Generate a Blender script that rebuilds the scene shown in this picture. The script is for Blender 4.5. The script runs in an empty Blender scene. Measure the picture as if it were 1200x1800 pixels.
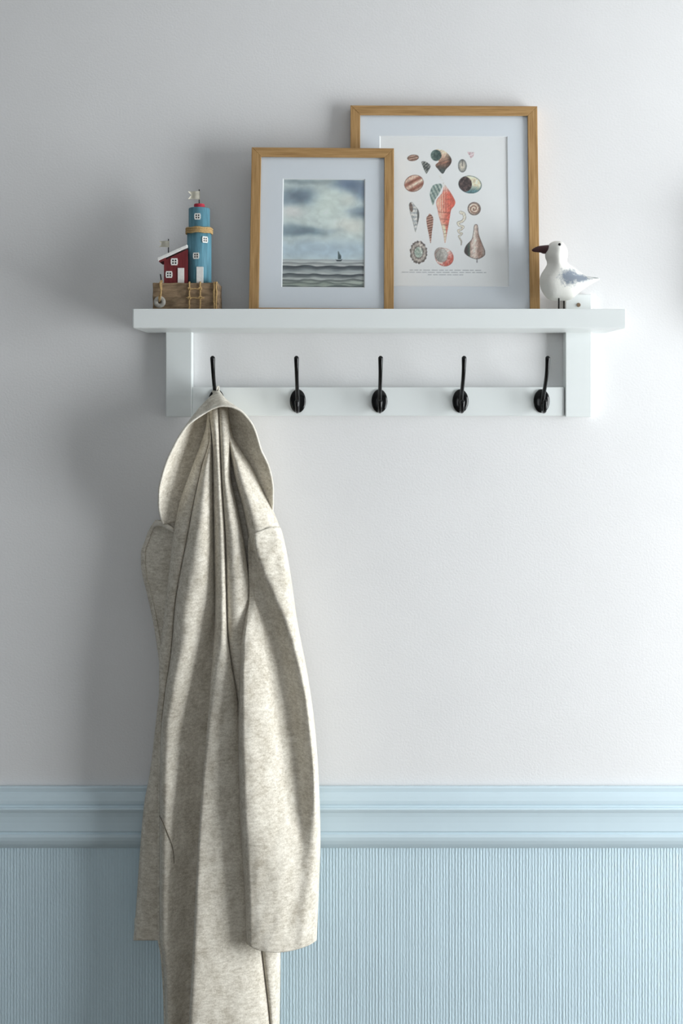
import bpy, bmesh, math, random
import numpy as np
from mathutils import Matrix, Vector

random.seed(7)
rng = np.random.default_rng(11)
scene = bpy.context.scene
col = scene.collection

# ------------------------------------------------------------------ camera
D = 2.10            # camera to wall (m)
F = 1950.0          # focal length in pixels of the 1200 px wide frame
ZC = 1.62           # eye height
HX, HY = 600.0, 700.0
cam_data = bpy.data.cameras.new('camera')
cam_data.sensor_fit = 'HORIZONTAL'
cam_data.sensor_width = 36.0
cam_data.lens = F / 1200.0 * 36.0
cam_data.shift_y = -(900.0 - HY) / 1200.0
cam_data.clip_start = 0.05
cam = bpy.data.objects.new('camera', cam_data)
cam.location = (0, -D, ZC)
cam.rotation_euler = (math.pi / 2, 0, 0)
col.objects.link(cam)
scene.camera = cam

# ------------------------------------------------------------------ light and exposure
scene.view_settings.view_transform = 'Standard'
scene.view_settings.look = 'None'
scene.view_settings.gamma = 1.0
scene.view_settings.use_curve_mapping = False
scene.view_settings.exposure = 0.0

world = bpy.data.worlds.new('sky')
scene.world = world
world.use_nodes = True
wn = world.node_tree.nodes
wn['Background'].inputs['Color'].default_value = (0.80, 0.90, 1.0, 1)
wn['Background'].inputs['Strength'].default_value = 0.6

ROOM_L, ROOM_R, ROOM_B, ROOM_T = -3.4, 2.35, -4.4, 2.60     # left, right, behind, ceiling
WIN_Y0, WIN_Y1, WIN_Z0, WIN_Z1 = -1.78, -0.18, 0.25, 2.15    # window opening in the right wall


def area_light(name, loc, rot, sx, sy, power, color):
    l = bpy.data.lights.new(name, 'AREA')
    l.shape = 'RECTANGLE'
    l.size, l.size_y = sx, sy
    l.energy = power
    l.color = color
    o = bpy.data.objects.new(name, l)
    o.location = loc
    o.rotation_euler = rot
    col.objects.link(o)
    return o


# daylight entering through the window of the right wall; fill light added behind the camera
area_light('window_daylight', (ROOM_R + 0.16, (WIN_Y0 + WIN_Y1) / 2, (WIN_Z0 + WIN_Z1) / 2),
           (0, math.pi / 2, 0), WIN_Z1 - WIN_Z0, WIN_Y1 - WIN_Y0, 137.0, (0.96, 0.985, 1.0))
area_light('added_rear_fill', (-0.2, ROOM_B - 0.16, 1.35),
           (math.pi / 2, 0, 0), 1.5, 1.3, 11.0, (0.98, 0.985, 1.0))


# ------------------------------------------------------------------ helpers
def K(d):
    return (D - d) / F


def P(px, py, d):
    k = K(d)
    return ((px - HX) * k, -d, ZC - (py - HY) * k)


def srgb(r, g, b):
    out = []
    for c in (r, g, b):
        c /= 255.0
        out.append(c / 12.92 if c <= 0.04045 else ((c + 0.055) / 1.055) ** 2.4)
    return tuple(out)


def tag(o, label=None, cat=None, group=None, kind=None):
    if label: o['label'] = label
    if cat: o['category'] = cat
    if group: o['group'] = group
    if kind: o['kind'] = kind
    return o


def empty(name, loc, label=None, cat=None, group=None):
    o = bpy.data.objects.new(name, None)
    o.location = loc
    o.empty_display_size = 0.02
    col.objects.link(o)
    return tag(o, label, cat, group)


def link_mesh(name, me, mat=None, parent=None, smooth=False):
    mats = mat if isinstance(mat, (list, tuple)) else [mat]
    for m in mats:
        if m is not None: me.materials.append(m)
    if smooth:
        me.polygons.foreach_set('use_smooth', [True] * len(me.polygons))
    o = bpy.data.objects.new(name, me)
    col.objects.link(o)
    if parent is not None: o.parent = parent
    return o


def world_loc(o):
    v = Vector((0, 0, 0))
    while o is not None:
        v += o.location
        o = o.parent
    return v


def mesh_obj(name, verts, faces, mat=None, parent=None, smooth=False, local=False):
    """verts in world space unless local; a parent here is never rotated unless local"""
    if parent is not None and not local:
        off = world_loc(parent)
        verts = [(v[0] - off.x, v[1] - off.y, v[2] - off.z) for v in verts]
    me = bpy.data.meshes.new(name)
    me.from_pydata([tuple(map(float, v)) for v in verts], [], faces)
    me.validate()
    me.update()
    return link_mesh(name, me, mat, parent, smooth)


def bm_obj(name, bm, mat=None, parent=None, smooth=False, local=False):
    if parent is not None and not local:
        bmesh.ops.translate(bm, verts=bm.verts, vec=-world_loc(parent))
    bmesh.ops.recalc_face_normals(bm, faces=bm.faces)
    me = bpy.data.meshes.new(name)
    bm.to_mesh(me)
    bm.free()
    return link_mesh(name, me, mat, parent, smooth)


def bm_box(bm, x0, x1, y0, y1, z0, z1):
    vs = [bm.verts.new(p) for p in ((x0, y0, z0), (x1, y0, z0), (x1, y1, z0), (x0, y1, z0),
                                    (x0, y0, z1), (x1, y0, z1), (x1, y1, z1), (x0, y1, z1))]
    fs = [(0, 3, 2, 1), (4, 5, 6, 7), (0, 1, 5, 4), (1, 2, 6, 5), (2, 3, 7, 6), (3, 0, 4, 7)]
    return [bm.faces.new([vs[i] for i in f]) for f in fs]


def box(name, x0, x1, y0, y1, z0, z1, mat, parent=None, bevel=0.0, seg=2, local=False):
    bm = bmesh.new()
    bm_box(bm, x0, x1, y0, y1, z0, z1)
    if bevel:
        bmesh.ops.bevel(bm, geom=list(bm.edges), offset=bevel, segments=seg, affect='EDGES', profile=0.5)
    return bm_obj(name, bm, mat, parent, False, local)


def prism(name, pts, d0, d1, mat, parent, bevel=0.0):
    """outline in photo pixels at depth d1 (front), given real thickness back to d0"""
    bm = bmesh.new()
    world = [P(x, y, d1) for x, y in pts]
    fr = [bm.verts.new(w) for w in world]
    bk = [bm.verts.new((w[0], -d0, w[2])) for w in world]
    bm.faces.new(fr)
    bm.faces.new(bk[::-1])
    n = len(pts)
    for i in range(n):
        j = (i + 1) % n
        bm.faces.new((fr[i], bk[i], bk[j], fr[j]))
    if bevel:
        bmesh.ops.bevel(bm, geom=list(bm.edges), offset=bevel, segments=2, affect='EDGES', profile=0.5)
    return bm_obj(name, bm, mat, parent)


def tube(name, pts, radius, mat, parent=None, sides=10, ry=None, cap=True, local=False):
    """swept tube through world points; radius number or list"""
    pts = [Vector(p) for p in pts]
    n = len(pts)
    rad = radius if isinstance(radius, (list, tuple, np.ndarray)) else [radius] * n
    verts, faces = [], []
    up = Vector((0, 1, 0.001))
    t0 = (pts[1] - pts[0]).normalized()
    nrm = t0.cross(up)
    if nrm.length < 1e-4: nrm = t0.cross(Vector((1, 0, 0)))
    nrm.normalize()
    for i in range(n):
        t = (pts[min(i + 1, n - 1)] - pts[max(i - 1, 0)]).normalized()
        nrm = (nrm - t * nrm.dot(t)).normalized()
        bn = t.cross(nrm)
        for s in range(sides):
            a = 2 * math.pi * s / sides
            verts.append(pts[i] + nrm * (math.cos(a) * rad[i]) + bn * (math.sin(a) * rad[i]))
    for i in range(n - 1):
        for s in range(sides):
            s2 = (s + 1) % sides
            faces.append((i * sides + s, i * sides + s2, (i + 1) * sides + s2, (i + 1) * sides + s))
    if cap:
        faces.append(tuple(range(sides))[::-1])
        faces.append(tuple((n - 1) * sides + s for s in range(sides)))
    return mesh_obj(name, verts, faces, mat, parent, True, local)


def pchip(xs, ys):
    xs, ys = np.asarray(xs, float), np.asarray(ys, float)
    h = np.diff(xs)
    dl = np.diff(ys) / h
    m = np.zeros(len(xs))
    m[0], m[-1] = dl[0], dl[-1]
    for i in range(1, len(xs) - 1):
        if dl[i - 1] * dl[i] > 0:
            w1, w2 = 2 * h[i] + h[i - 1], h[i] + 2 * h[i - 1]
            m[i] = (w1 + w2) / (w1 / dl[i - 1] + w2 / dl[i])

    def f(q):
        q = np.clip(np.asarray(q, float), xs[0], xs[-1])
        i = np.clip(np.searchsorted(xs, q) - 1, 0, len(h) - 1)
        t = (q - xs[i]) / h[i]
        return ((2 * t**3 - 3 * t**2 + 1) * ys[i] + (t**3 - 2 * t**2 + t) * h[i] * m[i]
                + (-2 * t**3 + 3 * t**2) * ys[i + 1] + (t**3 - t**2) * h[i] * m[i + 1])
    return f


def curve(*pts):
    return pchip([p[0] for p in pts], [p[1] for p in pts])


def const(v):
    return lambda q: np.full(np.shape(q), float(v)) if np.ndim(q) else float(v)


def catmull(pts, n):
    """n points along a smooth curve through pts (any dimension)"""
    pts = np.asarray(pts, float)
    seg = np.concatenate([[0], np.cumsum(np.linalg.norm(np.diff(pts[:, :2], axis=0), axis=1))])
    seg /= seg[-1]
    t = np.linspace(0, 1, n)
    return np.stack([pchip(seg, pts[:, k])(t) for k in range(pts.shape[1])], 1)


NOISE = rng.random((256, 256))


def vnoise(x, y, seed=0):
    x, y = np.asarray(x, float) + seed * 17.31, np.asarray(y, float) + seed * 9.77
    xi, yi = np.floor(x).astype(int), np.floor(y).astype(int)
    fx, fy = x - xi, y - yi
    fx, fy = fx * fx * (3 - 2 * fx), fy * fy * (3 - 2 * fy)
    g = lambda a, b: NOISE[a % 256, b % 256]
    return ((g(xi, yi) * (1 - fx) + g(xi + 1, yi) * fx) * (1 - fy)
            + (g(xi, yi + 1) * (1 - fx) + g(xi + 1, yi + 1) * fx) * fy)


def fbm(x, y, seed=0, oct=4):
    s, a, t = 0, 1.0, 0
    for k in range(oct):
        s = s + a * vnoise(np.asarray(x) * 2**k, np.asarray(y) * 2**k, seed + k)
        t += a
        a *= 0.5
    return s / t


# ------------------------------------------------------------------ materials
def material(name):
    m = bpy.data.materials.new(name)
    m.use_nodes = True
    nt = m.node_tree
    return m, nt, nt.nodes['Principled BSDF']


def simple(name, rgb, rough=0.5, spec=0.5, noise=0.0, nscale=60.0, bump=0.0, bscale=200.0, metallic=0.0, stretch=None):
    m, nt, b = material(name)
    b.inputs['Base Color'].default_value = (*rgb, 1)
    b.inputs['Roughness'].default_value = rough
    b.inputs['Specular IOR Level'].default_value = spec
    b.inputs['Metallic'].default_value = metallic
    tc = nt.nodes.new('ShaderNodeTexCoord')
    mp = nt.nodes.new('ShaderNodeMapping')
    if stretch: mp.inputs['Scale'].default_value = stretch
    nt.links.new(tc.outputs['Object'], mp.inputs['Vector'])
    if noise:
        n = nt.nodes.new('ShaderNodeTexNoise')
        n.inputs['Scale'].default_value = nscale
        n.inputs['Detail'].default_value = 5
        nt.links.new(mp.outputs[0], n.inputs['Vector'])
        r = nt.nodes.new('ShaderNodeValToRGB')
        r.color_ramp.elements[0].position = 0.3
        r.color_ramp.elements[1].position = 0.7
        r.color_ramp.elements[0].color = (*[c * (1 - noise) for c in rgb], 1)
        r.color_ramp.elements[1].color = (*[min(1, c * (1 + noise)) for c in rgb], 1)
        nt.links.new(n.outputs['Fac'], r.inputs['Fac'])
        nt.links.new(r.outputs['Color'], b.inputs['Base Color'])
    if bump:
        n = nt.nodes.new('ShaderNodeTexNoise')
        n.inputs['Scale'].default_value = bscale
        n.inputs['Detail'].default_value = 4
        nt.links.new(mp.outputs[0], n.inputs['Vector'])
        bp = nt.nodes.new('ShaderNodeBump')
        bp.inputs['Strength'].default_value = bump
        bp.inputs['Distance'].default_value = 0.001
        nt.links.new(n.outputs['Fac'], bp.inputs['Height'])
        nt.links.new(bp.outputs['Normal'], b.inputs['Normal'])
    return m


M = {}
M['wall'] = simple('white_wall_paint', (0.79, 0.787, 0.79), 0.75, 0.25, 0.012, 9.0, 0.30, 260.0)
M['ceiling'] = simple('ceiling_paint', (0.60, 0.60, 0.60), 0.9, 0.2, 0.01, 9.0)
M['far_wall'] = simple('grey_blue_wall_paint', (0.36, 0.38, 0.39), 0.8, 0.2, 0.02, 9.0, 0.2, 200.0)
M['floor'] = simple('dark_wood_floor', (0.15, 0.13, 0.105), 0.5, 0.4, 0.15, 6.0, stretch=(1, 12, 1))
M['dado'] = simple('blue_textured_wallpaper', (0.58, 0.725, 0.80), 0.6, 0.3, 0.03, 30.0, 1.0, 420.0, stretch=(1, 1, 0.30))
M['rail_paint'] = simple('blue_trim_paint', (0.60, 0.725, 0.79), 0.4, 0.4, 0.01, 20.0, 0.05, 120.0)
M['rack'] = simple('white_rack_lacquer', (0.79, 0.825, 0.82), 0.35, 0.45, 0.01, 20.0, 0.04, 90.0, stretch=(0.2, 1, 1))
M['black'] = simple('black_enamel', (0.004, 0.004, 0.0045), 0.14, 0.32, 0.2, 300.0)
M['screw'] = simple('rusty_screw', (0.25, 0.17, 0.11), 0.5, 0.5, 0.3, 400.0, metallic=0.4)
M['mat'] = simple('white_mat_board', (0.84, 0.875, 0.925), 0.9, 0.1, 0.006, 200.0, 0.05, 900.0)
M['mat_core'] = simple('mat_board_core', (0.88, 0.89, 0.90), 0.9, 0.1, 0.004, 200.0)
M['backing'] = simple('brown_backing', (0.22, 0.15, 0.09), 0.9, 0.1, 0.1, 80.0)
M['win_frame'] = simple('white_window_frame', (0.8, 0.8, 0.8), 0.4, 0.4, 0.01)
# lighthouse ornament
M['tower_blue'] = simple('weathered_blue_paint', (0.105, 0.26, 0.335), 0.65, 0.3, 0.28, 70.0, 0.4, 300.0, stretch=(3, 3, 0.25))
M['house_red'] = simple('dark_red_paint', (0.165, 0.022, 0.026), 0.65, 0.3, 0.25, 70.0, 0.4, 300.0, stretch=(3, 3, 0.25))
M['cap_red'] = simple('bright_red_paint', (0.42, 0.03, 0.055), 0.6, 0.3, 0.12, 90.0)
M['orn_white'] = simple('ornament_white_paint', (0.80, 0.79, 0.76), 0.7, 0.3, 0.06, 200.0)
M['orn_dark'] = simple('dark_window_pane', (0.012, 0.013, 0.015), 0.4, 0.4, 0.1, 200.0)
M['drift'] = simple('weathered_driftwood', (0.27, 0.19, 0.118), 0.85, 0.2, 0.5, 55.0, 0.9, 220.0, stretch=(0.6, 1, 2.5))
M['twine'] = simple('jute_twine', (0.50, 0.34, 0.16), 0.9, 0.1, 0.3, 500.0, 0.8, 900.0)
M['flag'] = simple('cream_flag_cloth', (0.68, 0.65, 0.55), 0.9, 0.1, 0.1, 120.0)
M['wire'] = simple('dark_wire', (0.012, 0.011, 0.011), 0.5, 0.3, 0.3, 300.0)
M['ring'] = simple('chalky_ring', (0.42, 0.40, 0.36), 0.7, 0.3, 0.25, 150.0, 0.4, 400.0)
# gull
M['beak'] = simple('dark_brown_beak', (0.055, 0.018, 0.020), 0.5, 0.4, 0.2, 150.0)


def oak():
    m, nt, b = material('oak_wood')
    tc = nt.nodes.new('ShaderNodeTexCoord')
    mp = nt.nodes.new('ShaderNodeMapping')
    mp.inputs['Scale'].default_value = (7, 90, 220)
    nt.links.new(tc.outputs['Object'], mp.inputs['Vector'])
    n = nt.nodes.new('ShaderNodeTexNoise')
    n.inputs['Scale'].default_value = 1.6
    n.inputs['Detail'].default_value = 6
    n.inputs['Roughness'].default_value = 0.65
    nt.links.new(mp.outputs[0], n.inputs['Vector'])
    r = nt.nodes.new('ShaderNodeValToRGB')
    e = r.color_ramp.elements
    e[0].position, e[0].color = 0.28, (0.22, 0.12, 0.045, 1)
    e[1].position, e[1].color = 0.72, (0.55, 0.355, 0.165, 1)
    k = e.new(0.48)
    k.color = (0.41, 0.24, 0.095, 1)
    nt.links.new(n.outputs['Fac'], r.inputs['Fac'])
    nt.links.new(r.outputs['Color'], b.inputs['Base Color'])
    b.inputs['Roughness'].default_value = 0.55
    b.inputs['Specular IOR Level'].default_value = 0.3
    bp = nt.nodes.new('ShaderNodeBump')
    bp.inputs['Strength'].default_value = 0.25
    bp.inputs['Distance'].default_value = 0.0006
    nt.links.new(n.outputs['Fac'], bp.inputs['Height'])
    nt.links.new(bp.outputs['Normal'], b.inputs['Normal'])
    return m


M['oak'] = oak()


def wool(name, light, dark):
    m, nt, b = material(name)
    tc = nt.nodes.new('ShaderNodeTexCoord')

    def noise(scale, stretch, detail=4):
        mp = nt.nodes.new('ShaderNodeMapping')
        mp.inputs['Scale'].default_value = stretch
        nt.links.new(tc.outputs['Object'], mp.inputs['Vector'])
        n = nt.nodes.new('ShaderNodeTexNoise')
        n.inputs['Scale'].default_value = scale
        n.inputs['Detail'].default_value = detail
        n.inputs['Roughness'].default_value = 0.7
        nt.links.new(mp.outputs[0], n.inputs['Vector'])
        return n.outputs['Fac']
    a = noise(150, (0.55, 1, 1.5))       # short horizontal fibres
    c = noise(420, (1, 1, 1), 2)         # speckle
    f = noise(38, (1, 1, 0.6), 3)        # larger cloudy patches
    m1 = nt.nodes.new('ShaderNodeMix')
    m1.inputs['Factor'].default_value = 0.4
    nt.links.new(a, m1.inputs['A'])
    nt.links.new(c, m1.inputs['B'])
    m2 = nt.nodes.new('ShaderNodeMix')
    m2.inputs['Factor'].default_value = 0.28
    nt.links.new(m1.outputs['Result'], m2.inputs['A'])
    nt.links.new(f, m2.inputs['B'])
    r = nt.nodes.new('ShaderNodeValToRGB')
    e = r.color_ramp.elements
    e[0].position, e[0].color = 0.36, (*dark, 1)
    e[1].position, e[1].color = 0.62, (*light, 1)
    nt.links.new(m2.outputs['Result'], r.inputs['Fac'])
    nt.links.new(r.outputs['Color'], b.inputs['Base Color'])
    b.inputs['Roughness'].default_value = 0.95
    b.inputs['Specular IOR Level'].default_value = 0.1
    b.inputs['Sheen Weight'].default_value = 0.15
    b.inputs['Sheen Roughness'].default_value = 0.6
    bp = nt.nodes.new('ShaderNodeBump')
    bp.inputs['Strength'].default_value = 0.45
    bp.inputs['Distance'].default_value = 0.0012
    nt.links.new(m1.outputs['Result'], bp.inputs['Height'])
    nt.links.new(bp.outputs['Normal'], b.inputs['Normal'])
    return m


M['wool'] = wool('oatmeal_wool', (0.86, 0.815, 0.72), (0.42, 0.37, 0.29))
M['seam'] = simple('seam_shadow_taupe', (0.14, 0.115, 0.085), 0.9, 0.1, 0.2, 400.0)  # dark tone paints the shadow line along the seam crease
M['wool_hem'] = wool('oatmeal_wool_hem', (0.86, 0.82, 0.735), (0.58, 0.54, 0.46))


def glass():
    m, nt, b = material('clear_glazing')
    nt.nodes.remove(b)
    out = nt.nodes['Material Output']
    tr = nt.nodes.new('ShaderNodeBsdfTransparent')
    tr.inputs['Color'].default_value = (0.99, 0.995, 0.995, 1)
    gl = nt.nodes.new('ShaderNodeBsdfGlossy')
    gl.inputs['Roughness'].default_value = 0.03
    lw = nt.nodes.new('ShaderNodeLayerWeight')
    lw.inputs['Blend'].default_value = 0.5
    pw = nt.nodes.new('ShaderNodeMath')
    pw.operation = 'POWER'
    pw.inputs[1].default_value = 5.0
    nt.links.new(lw.outputs['Facing'], pw.inputs[0])
    fr = nt.nodes.new('ShaderNodeMath')          # Schlick reflectance of one face
    fr.operation = 'MULTIPLY_ADD'
    fr.inputs[1].default_value = 0.6
    fr.inputs[2].default_value = 0.03
    nt.links.new(pw.outputs[0], fr.inputs[0])
    mx = nt.nodes.new('ShaderNodeMixShader')
    nt.links.new(fr.outputs[0], mx.inputs['Fac'])
    nt.links.new(tr.outputs[0], mx.inputs[1])
    nt.links.new(gl.outputs[0], mx.inputs[2])
    nt.links.new(mx.outputs[0], out.inputs['Surface'])
    return m


M['glass'] = glass()


def print_mat(name):
    m, nt, b = material(name)
    at = nt.nodes.new('ShaderNodeAttribute')
    at.attribute_name = 'ink'
    n = nt.nodes.new('ShaderNodeTexNoise')
    n.inputs['Scale'].default_value = 700
    tc = nt.nodes.new('ShaderNodeTexCoord')
    nt.links.new(tc.outputs['Object'], n.inputs['Vector'])
    mr = nt.nodes.new('ShaderNodeMapRange')
    mr.inputs['To Min'].default_value = 0.94
    mr.inputs['To Max'].default_value = 1.06
    nt.links.new(n.outputs['Fac'], mr.inputs['Value'])
    mu = nt.nodes.new('ShaderNodeVectorMath')
    mu.operation = 'SCALE'
    nt.links.new(at.outputs['Color'], mu.inputs[0])
    nt.links.new(mr.outputs['Result'], mu.inputs['Scale'])
    nt.links.new(mu.outputs[0], b.inputs['Base Color'])
    b.inputs['Roughness'].default_value = 0.8
    b.inputs['Specular IOR Level'].default_value = 0.2
    return m


def gull_mat(cx, cz):
    """off-white paint with a sponged blue-grey wing patch and a grey tail tip (object space)"""
    m, nt, b = material('painted_gull')
    tc = nt.nodes.new('ShaderNodeTexCoord')

    def blob(x, z, sx, sz, noise_amt):
        mp = nt.nodes.new('ShaderNodeMapping')
        mp.inputs['Location'].default_value = (-x / sx, 0, -z / sz)
        mp.inputs['Scale'].default_value = (1 / sx, 0, 1 / sz)
        nt.links.new(tc.outputs['Object'], mp.inputs['Vector'])
        ln = nt.nodes.new('ShaderNodeVectorMath')
        ln.operation = 'LENGTH'
        nt.links.new(mp.outputs[0], ln.inputs[0])
        n = nt.nodes.new('ShaderNodeTexNoise')
        n.inputs['Scale'].default_value = 230
        n.inputs['Detail'].default_value = 4
        nt.links.new(tc.outputs['Object'], n.inputs['Vector'])
        ma = nt.nodes.new('ShaderNodeMath')
        ma.operation = 'MULTIPLY_ADD'
        ma.inputs[1].default_value = noise_amt
        nt.links.new(n.outputs['Fac'], ma.inputs[0])
        nt.links.new(ln.outputs['Value'], ma.inputs[2])
        mr = nt.nodes.new('ShaderNodeMapRange')
        mr.inputs['From Min'].default_value = 0.55 + noise_amt * 0.5
        mr.inputs['From Max'].default_value = 1.15 + noise_amt * 0.5
        mr.inputs['To Min'].default_value = 1
        mr.inputs['To Max'].default_value = 0
        nt.links.new(ma.outputs[0], mr.inputs['Value'])
        return mr.outputs['Result']
    a = blob(0.0125, 0.0750, 0.0200, 0.0165, 1.3)
    c = blob(0.033, 0.0730, 0.0210, 0.0085, 1.3)
    t = blob(0.063, 0.0752, 0.0085, 0.0022, 0.5)
    mxm = nt.nodes.new('ShaderNodeMath')
    mxm.operation = 'MAXIMUM'
    nt.links.new(a, mxm.inputs[0])
    nt.links.new(c, mxm.inputs[1])
    m1 = nt.nodes.new('ShaderNodeMix')
    m1.data_type = 'RGBA'
    m1.inputs[6].default_value = (0.83, 0.82, 0.77, 1)
    m1.inputs[7].default_value = (0.23, 0.265, 0.315, 1)
    nt.links.new(mxm.outputs[0], m1.inputs['Factor'])
    m2 = nt.nodes.new('ShaderNodeMix')
    m2.data_type = 'RGBA'
    m2.inputs[7].default_value = (0.33, 0.36, 0.36, 1)
    nt.links.new(t, m2.inputs['Factor'])
    nt.links.new(m1.outputs[2], m2.inputs[6])
    nt.links.new(m2.outputs[2], b.inputs['Base Color'])
    b.inputs['Roughness'].default_value = 0.7
    n = nt.nodes.new('ShaderNodeTexNoise')
    n.inputs['Scale'].default_value = 260
    nt.links.new(tc.outputs['Object'], n.inputs['Vector'])
    bp = nt.nodes.new('ShaderNodeBump')
    bp.inputs['Strength'].default_value = 0.25
    bp.inputs['Distance'].default_value = 0.001
    nt.links.new(n.outputs['Fac'], bp.inputs['Height'])
    nt.links.new(bp.outputs['Normal'], b.inputs['Normal'])
    return m


# ------------------------------------------------------------------ the room
Z_RAIL_TOP = P(0, 1381, 0)[2]
Z_RAIL_BOT = P(0, 1491, 0)[2]
tag(box('wall_back', ROOM_L, ROOM_R, 0, 0.1, Z_RAIL_TOP - 0.03, ROOM_T, M['wall']), kind='structure')
tag(box('floor', ROOM_L, ROOM_R, ROOM_B, 0.0, -0.08, 0, M['floor']), kind='structure')
tag(box('ceiling', ROOM_L, ROOM_R, ROOM_B, 0.0, ROOM_T, ROOM_T + 0.08, M['ceiling']), kind='structure')
tag(box('wall_left', ROOM_L - 0.1, ROOM_L, ROOM_B, 0.1, 0, ROOM_T, M['far_wall']), kind='structure')


def wall_with_opening(name, axis, at, thick, a0, a1, w0, w1, z0, z1):
    bm = bmesh.new()
    spans = [(a0, a1, 0, z0), (a0, a1, z1, ROOM_T), (a0, w0, z0, z1), (w1, a1, z0, z1)]
    for s0, s1, q0, q1 in spans:
        if axis == 'x':
            bm_box(bm, at, at + thick, s0, s1, q0, q1)
        else:
            bm_box(bm, s0, s1, at - thick, at, q0, q1)
    return tag(bm_obj(name, bm, M['far_wall']), kind='structure')


wall_with_opening('wall_right', 'x', ROOM_R, 0.12, ROOM_B, 0.1, WIN_Y0, WIN_Y1, WIN_Z0, WIN_Z1)
wall_with_opening('wall_front', 'y', ROOM_B, 0.12, ROOM_L, ROOM_R, -0.95, 0.55, 0.7, 2.0)


def window_unit(name, axis, at, s0, s1, z0, z1):
    bm = bmesh.new()
    w = 0.045
    for a, b_, c, d_ in ((s0, s1, z0, z0 + w), (s0, s1, z1 - w, z1), (s0, s0 + w, z0, z1), (s1 - w, s1, z0, z1)):
        if axis == 'x': bm_box(bm, at + 0.04, at + 0.09, a, b_, c, d_)
        else: bm_box(bm, a, b_, at - 0.09, at - 0.04, c, d_)
    o = tag(bm_obj(name, bm, M['win_frame']), kind='structure')
    bm = bmesh.new()
    if axis == 'x': bm_box(bm, at + 0.062, at + 0.066, s0 + w, s1 - w, z0 + w, z1 - w)
    else: bm_box(bm, s0 + w, s1 - w, at - 0.066, at - 0.062, z0 + w, z1 - w)
    bm_obj('pane', bm, M['glass'], o)


window_unit('window_1', 'x', ROOM_R, WIN_Y0, WIN_Y1, WIN_Z0, WIN_Z1)
window_unit('added_fill_window', 'y', ROOM_B, -0.95, 0.55, 0.7, 2.0)  # unseen opening, added so the rear fill light can enter


# ribbed wallpaper below the moulding: each rib has real relief
def dado():
    pitch, relief = 0.0058, 0.00055
    n = int((ROOM_R - ROOM_L) / pitch)
    xs, ds = [], []
    for i in range(n):
        x0 = ROOM_L + i * pitch
        j = random.uniform(-0.08, 0.08) * pitch
        w = random.uniform(0.75, 1.2)
        for u, h in ((0.0, 0.0), (0.2, 0.3), (0.36, 0.85), (0.5, 1.0), (0.64, 0.85), (0.8, 0.3)):
            xs.append(x0 + u * pitch + (j if 0 < u else 0))
            ds.append(h * relief * w)
    zs = [0.0, Z_RAIL_BOT + 0.012]
    verts = [(x, -d, z) for z in zs for x, d in zip(xs, ds)]
    m = len(xs)
    faces = [(i, i + 1, m + i + 1, m + i) for i in range(m - 1)]
    # solid wall behind
    b0 = len(verts)
    verts += [(xs[0], 0.1, 0), (xs[-1], 0.1, 0), (xs[-1], 0.1, zs[1]), (xs[0], 0.1, zs[1])]
    faces += [(b0 + 1, b0, b0 + 3, b0 + 2), (0, m, b0 + 3, b0), (m - 1, b0 + 1, b0 + 2, 2 * m - 1)]
    tag(mesh_obj('wall_dado', verts, faces, M['dado'], None, True), kind='structure')


dado()

# moulded dado rail
RAIL = [(1380.5, 0), (1382.5, .010), (1385, .0118), (1392, .0115), (1393.5, .0128), (1400, .0150), (1408, .0172),
        (1413, .0170), (1416, .0152), (1418.5, .0165), (1420.5, .0205), (1423, .0222), (1425.5, .0210), (1429, .0182),
        (1436, .0166), (1446, .0160), (1456, .0163), (1461, .0166), (1463, .0140), (1465, .0142), (1467, .0172),
        (1472, .0178), (1478, .0162), (1484, .0120), (1488, .0060), (1490.5, 0)]


def moulding():
    prof = []
    for py, d in RAIL:
        prof.append((-d - 0.0005, P(0, py, d)[2]))
    verts = []
    for x in (ROOM_L, ROOM_R):
        verts += [(x, y, z) for y, z in prof]
    n = len(prof)
    faces = [(i, i + 1, n + i + 1, n + i) for i in range(n - 1)]
    faces += [tuple(range(n)), tuple(range(2 * n - 1, n - 1, -1)), (0, n, 2 * n - 1, n - 1)]
    tag(mesh_obj('trim_1', verts, faces, M['rail_paint']), kind='structure')


moulding()

tag(box('added_shade_box', 0.735, 0.93, -0.052, -0.0005, P(0, 590, 0)[2], P(0, 350, 0)[2], M['win_frame'], None, 0.004), kind='structure')  # unseen box, added only to shade the wall at the right edge

# ------------------------------------------------------------------ coat rack with shelf
SHELF_D = 0.150
Z_LIP = P(0, 541, SHELF_D)[2]
Z_UNDER = P(0, 577, SHELF_D)[2]
Z_DECK = Z_LIP - 0.017
XL, XR = P(232, 541, SHELF_D)[0], P(1101, 541, SHELF_D)[0]
rack = empty('coat_rack', (0, 0, P(0, 733, 0.02)[2]),
             'white wooden wall coat rack with a top shelf and five black hooks', 'coat rack')


def shelf_board():
    bm = bmesh.new()
    bm_box(bm, XL, XR, -SHELF_D, -0.0005, Z_UNDER, Z_LIP)
    bmesh.ops.recalc_face_normals(bm, faces=bm.faces)
    bm.faces.ensure_lookup_table()
    top = [f for f in bm.faces if f.normal.z > 0.9][0]
    bmesh.ops.inset_region(bm, faces=[top], thickness=0.014, depth=0)
    bmesh.ops.translate(bm, verts=top.verts, vec=(0, 0, Z_DECK - Z_LIP))
    e = [e for e in bm.edges if e.is_manifold and e.calc_face_angle() > 0.5]
    bmesh.ops.bevel(bm, geom=e, offset=0.003, segments=3, affect='EDGES', profile=0.5)
    bm_obj('shelf_board', bm, M['rack'], rack)


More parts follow.
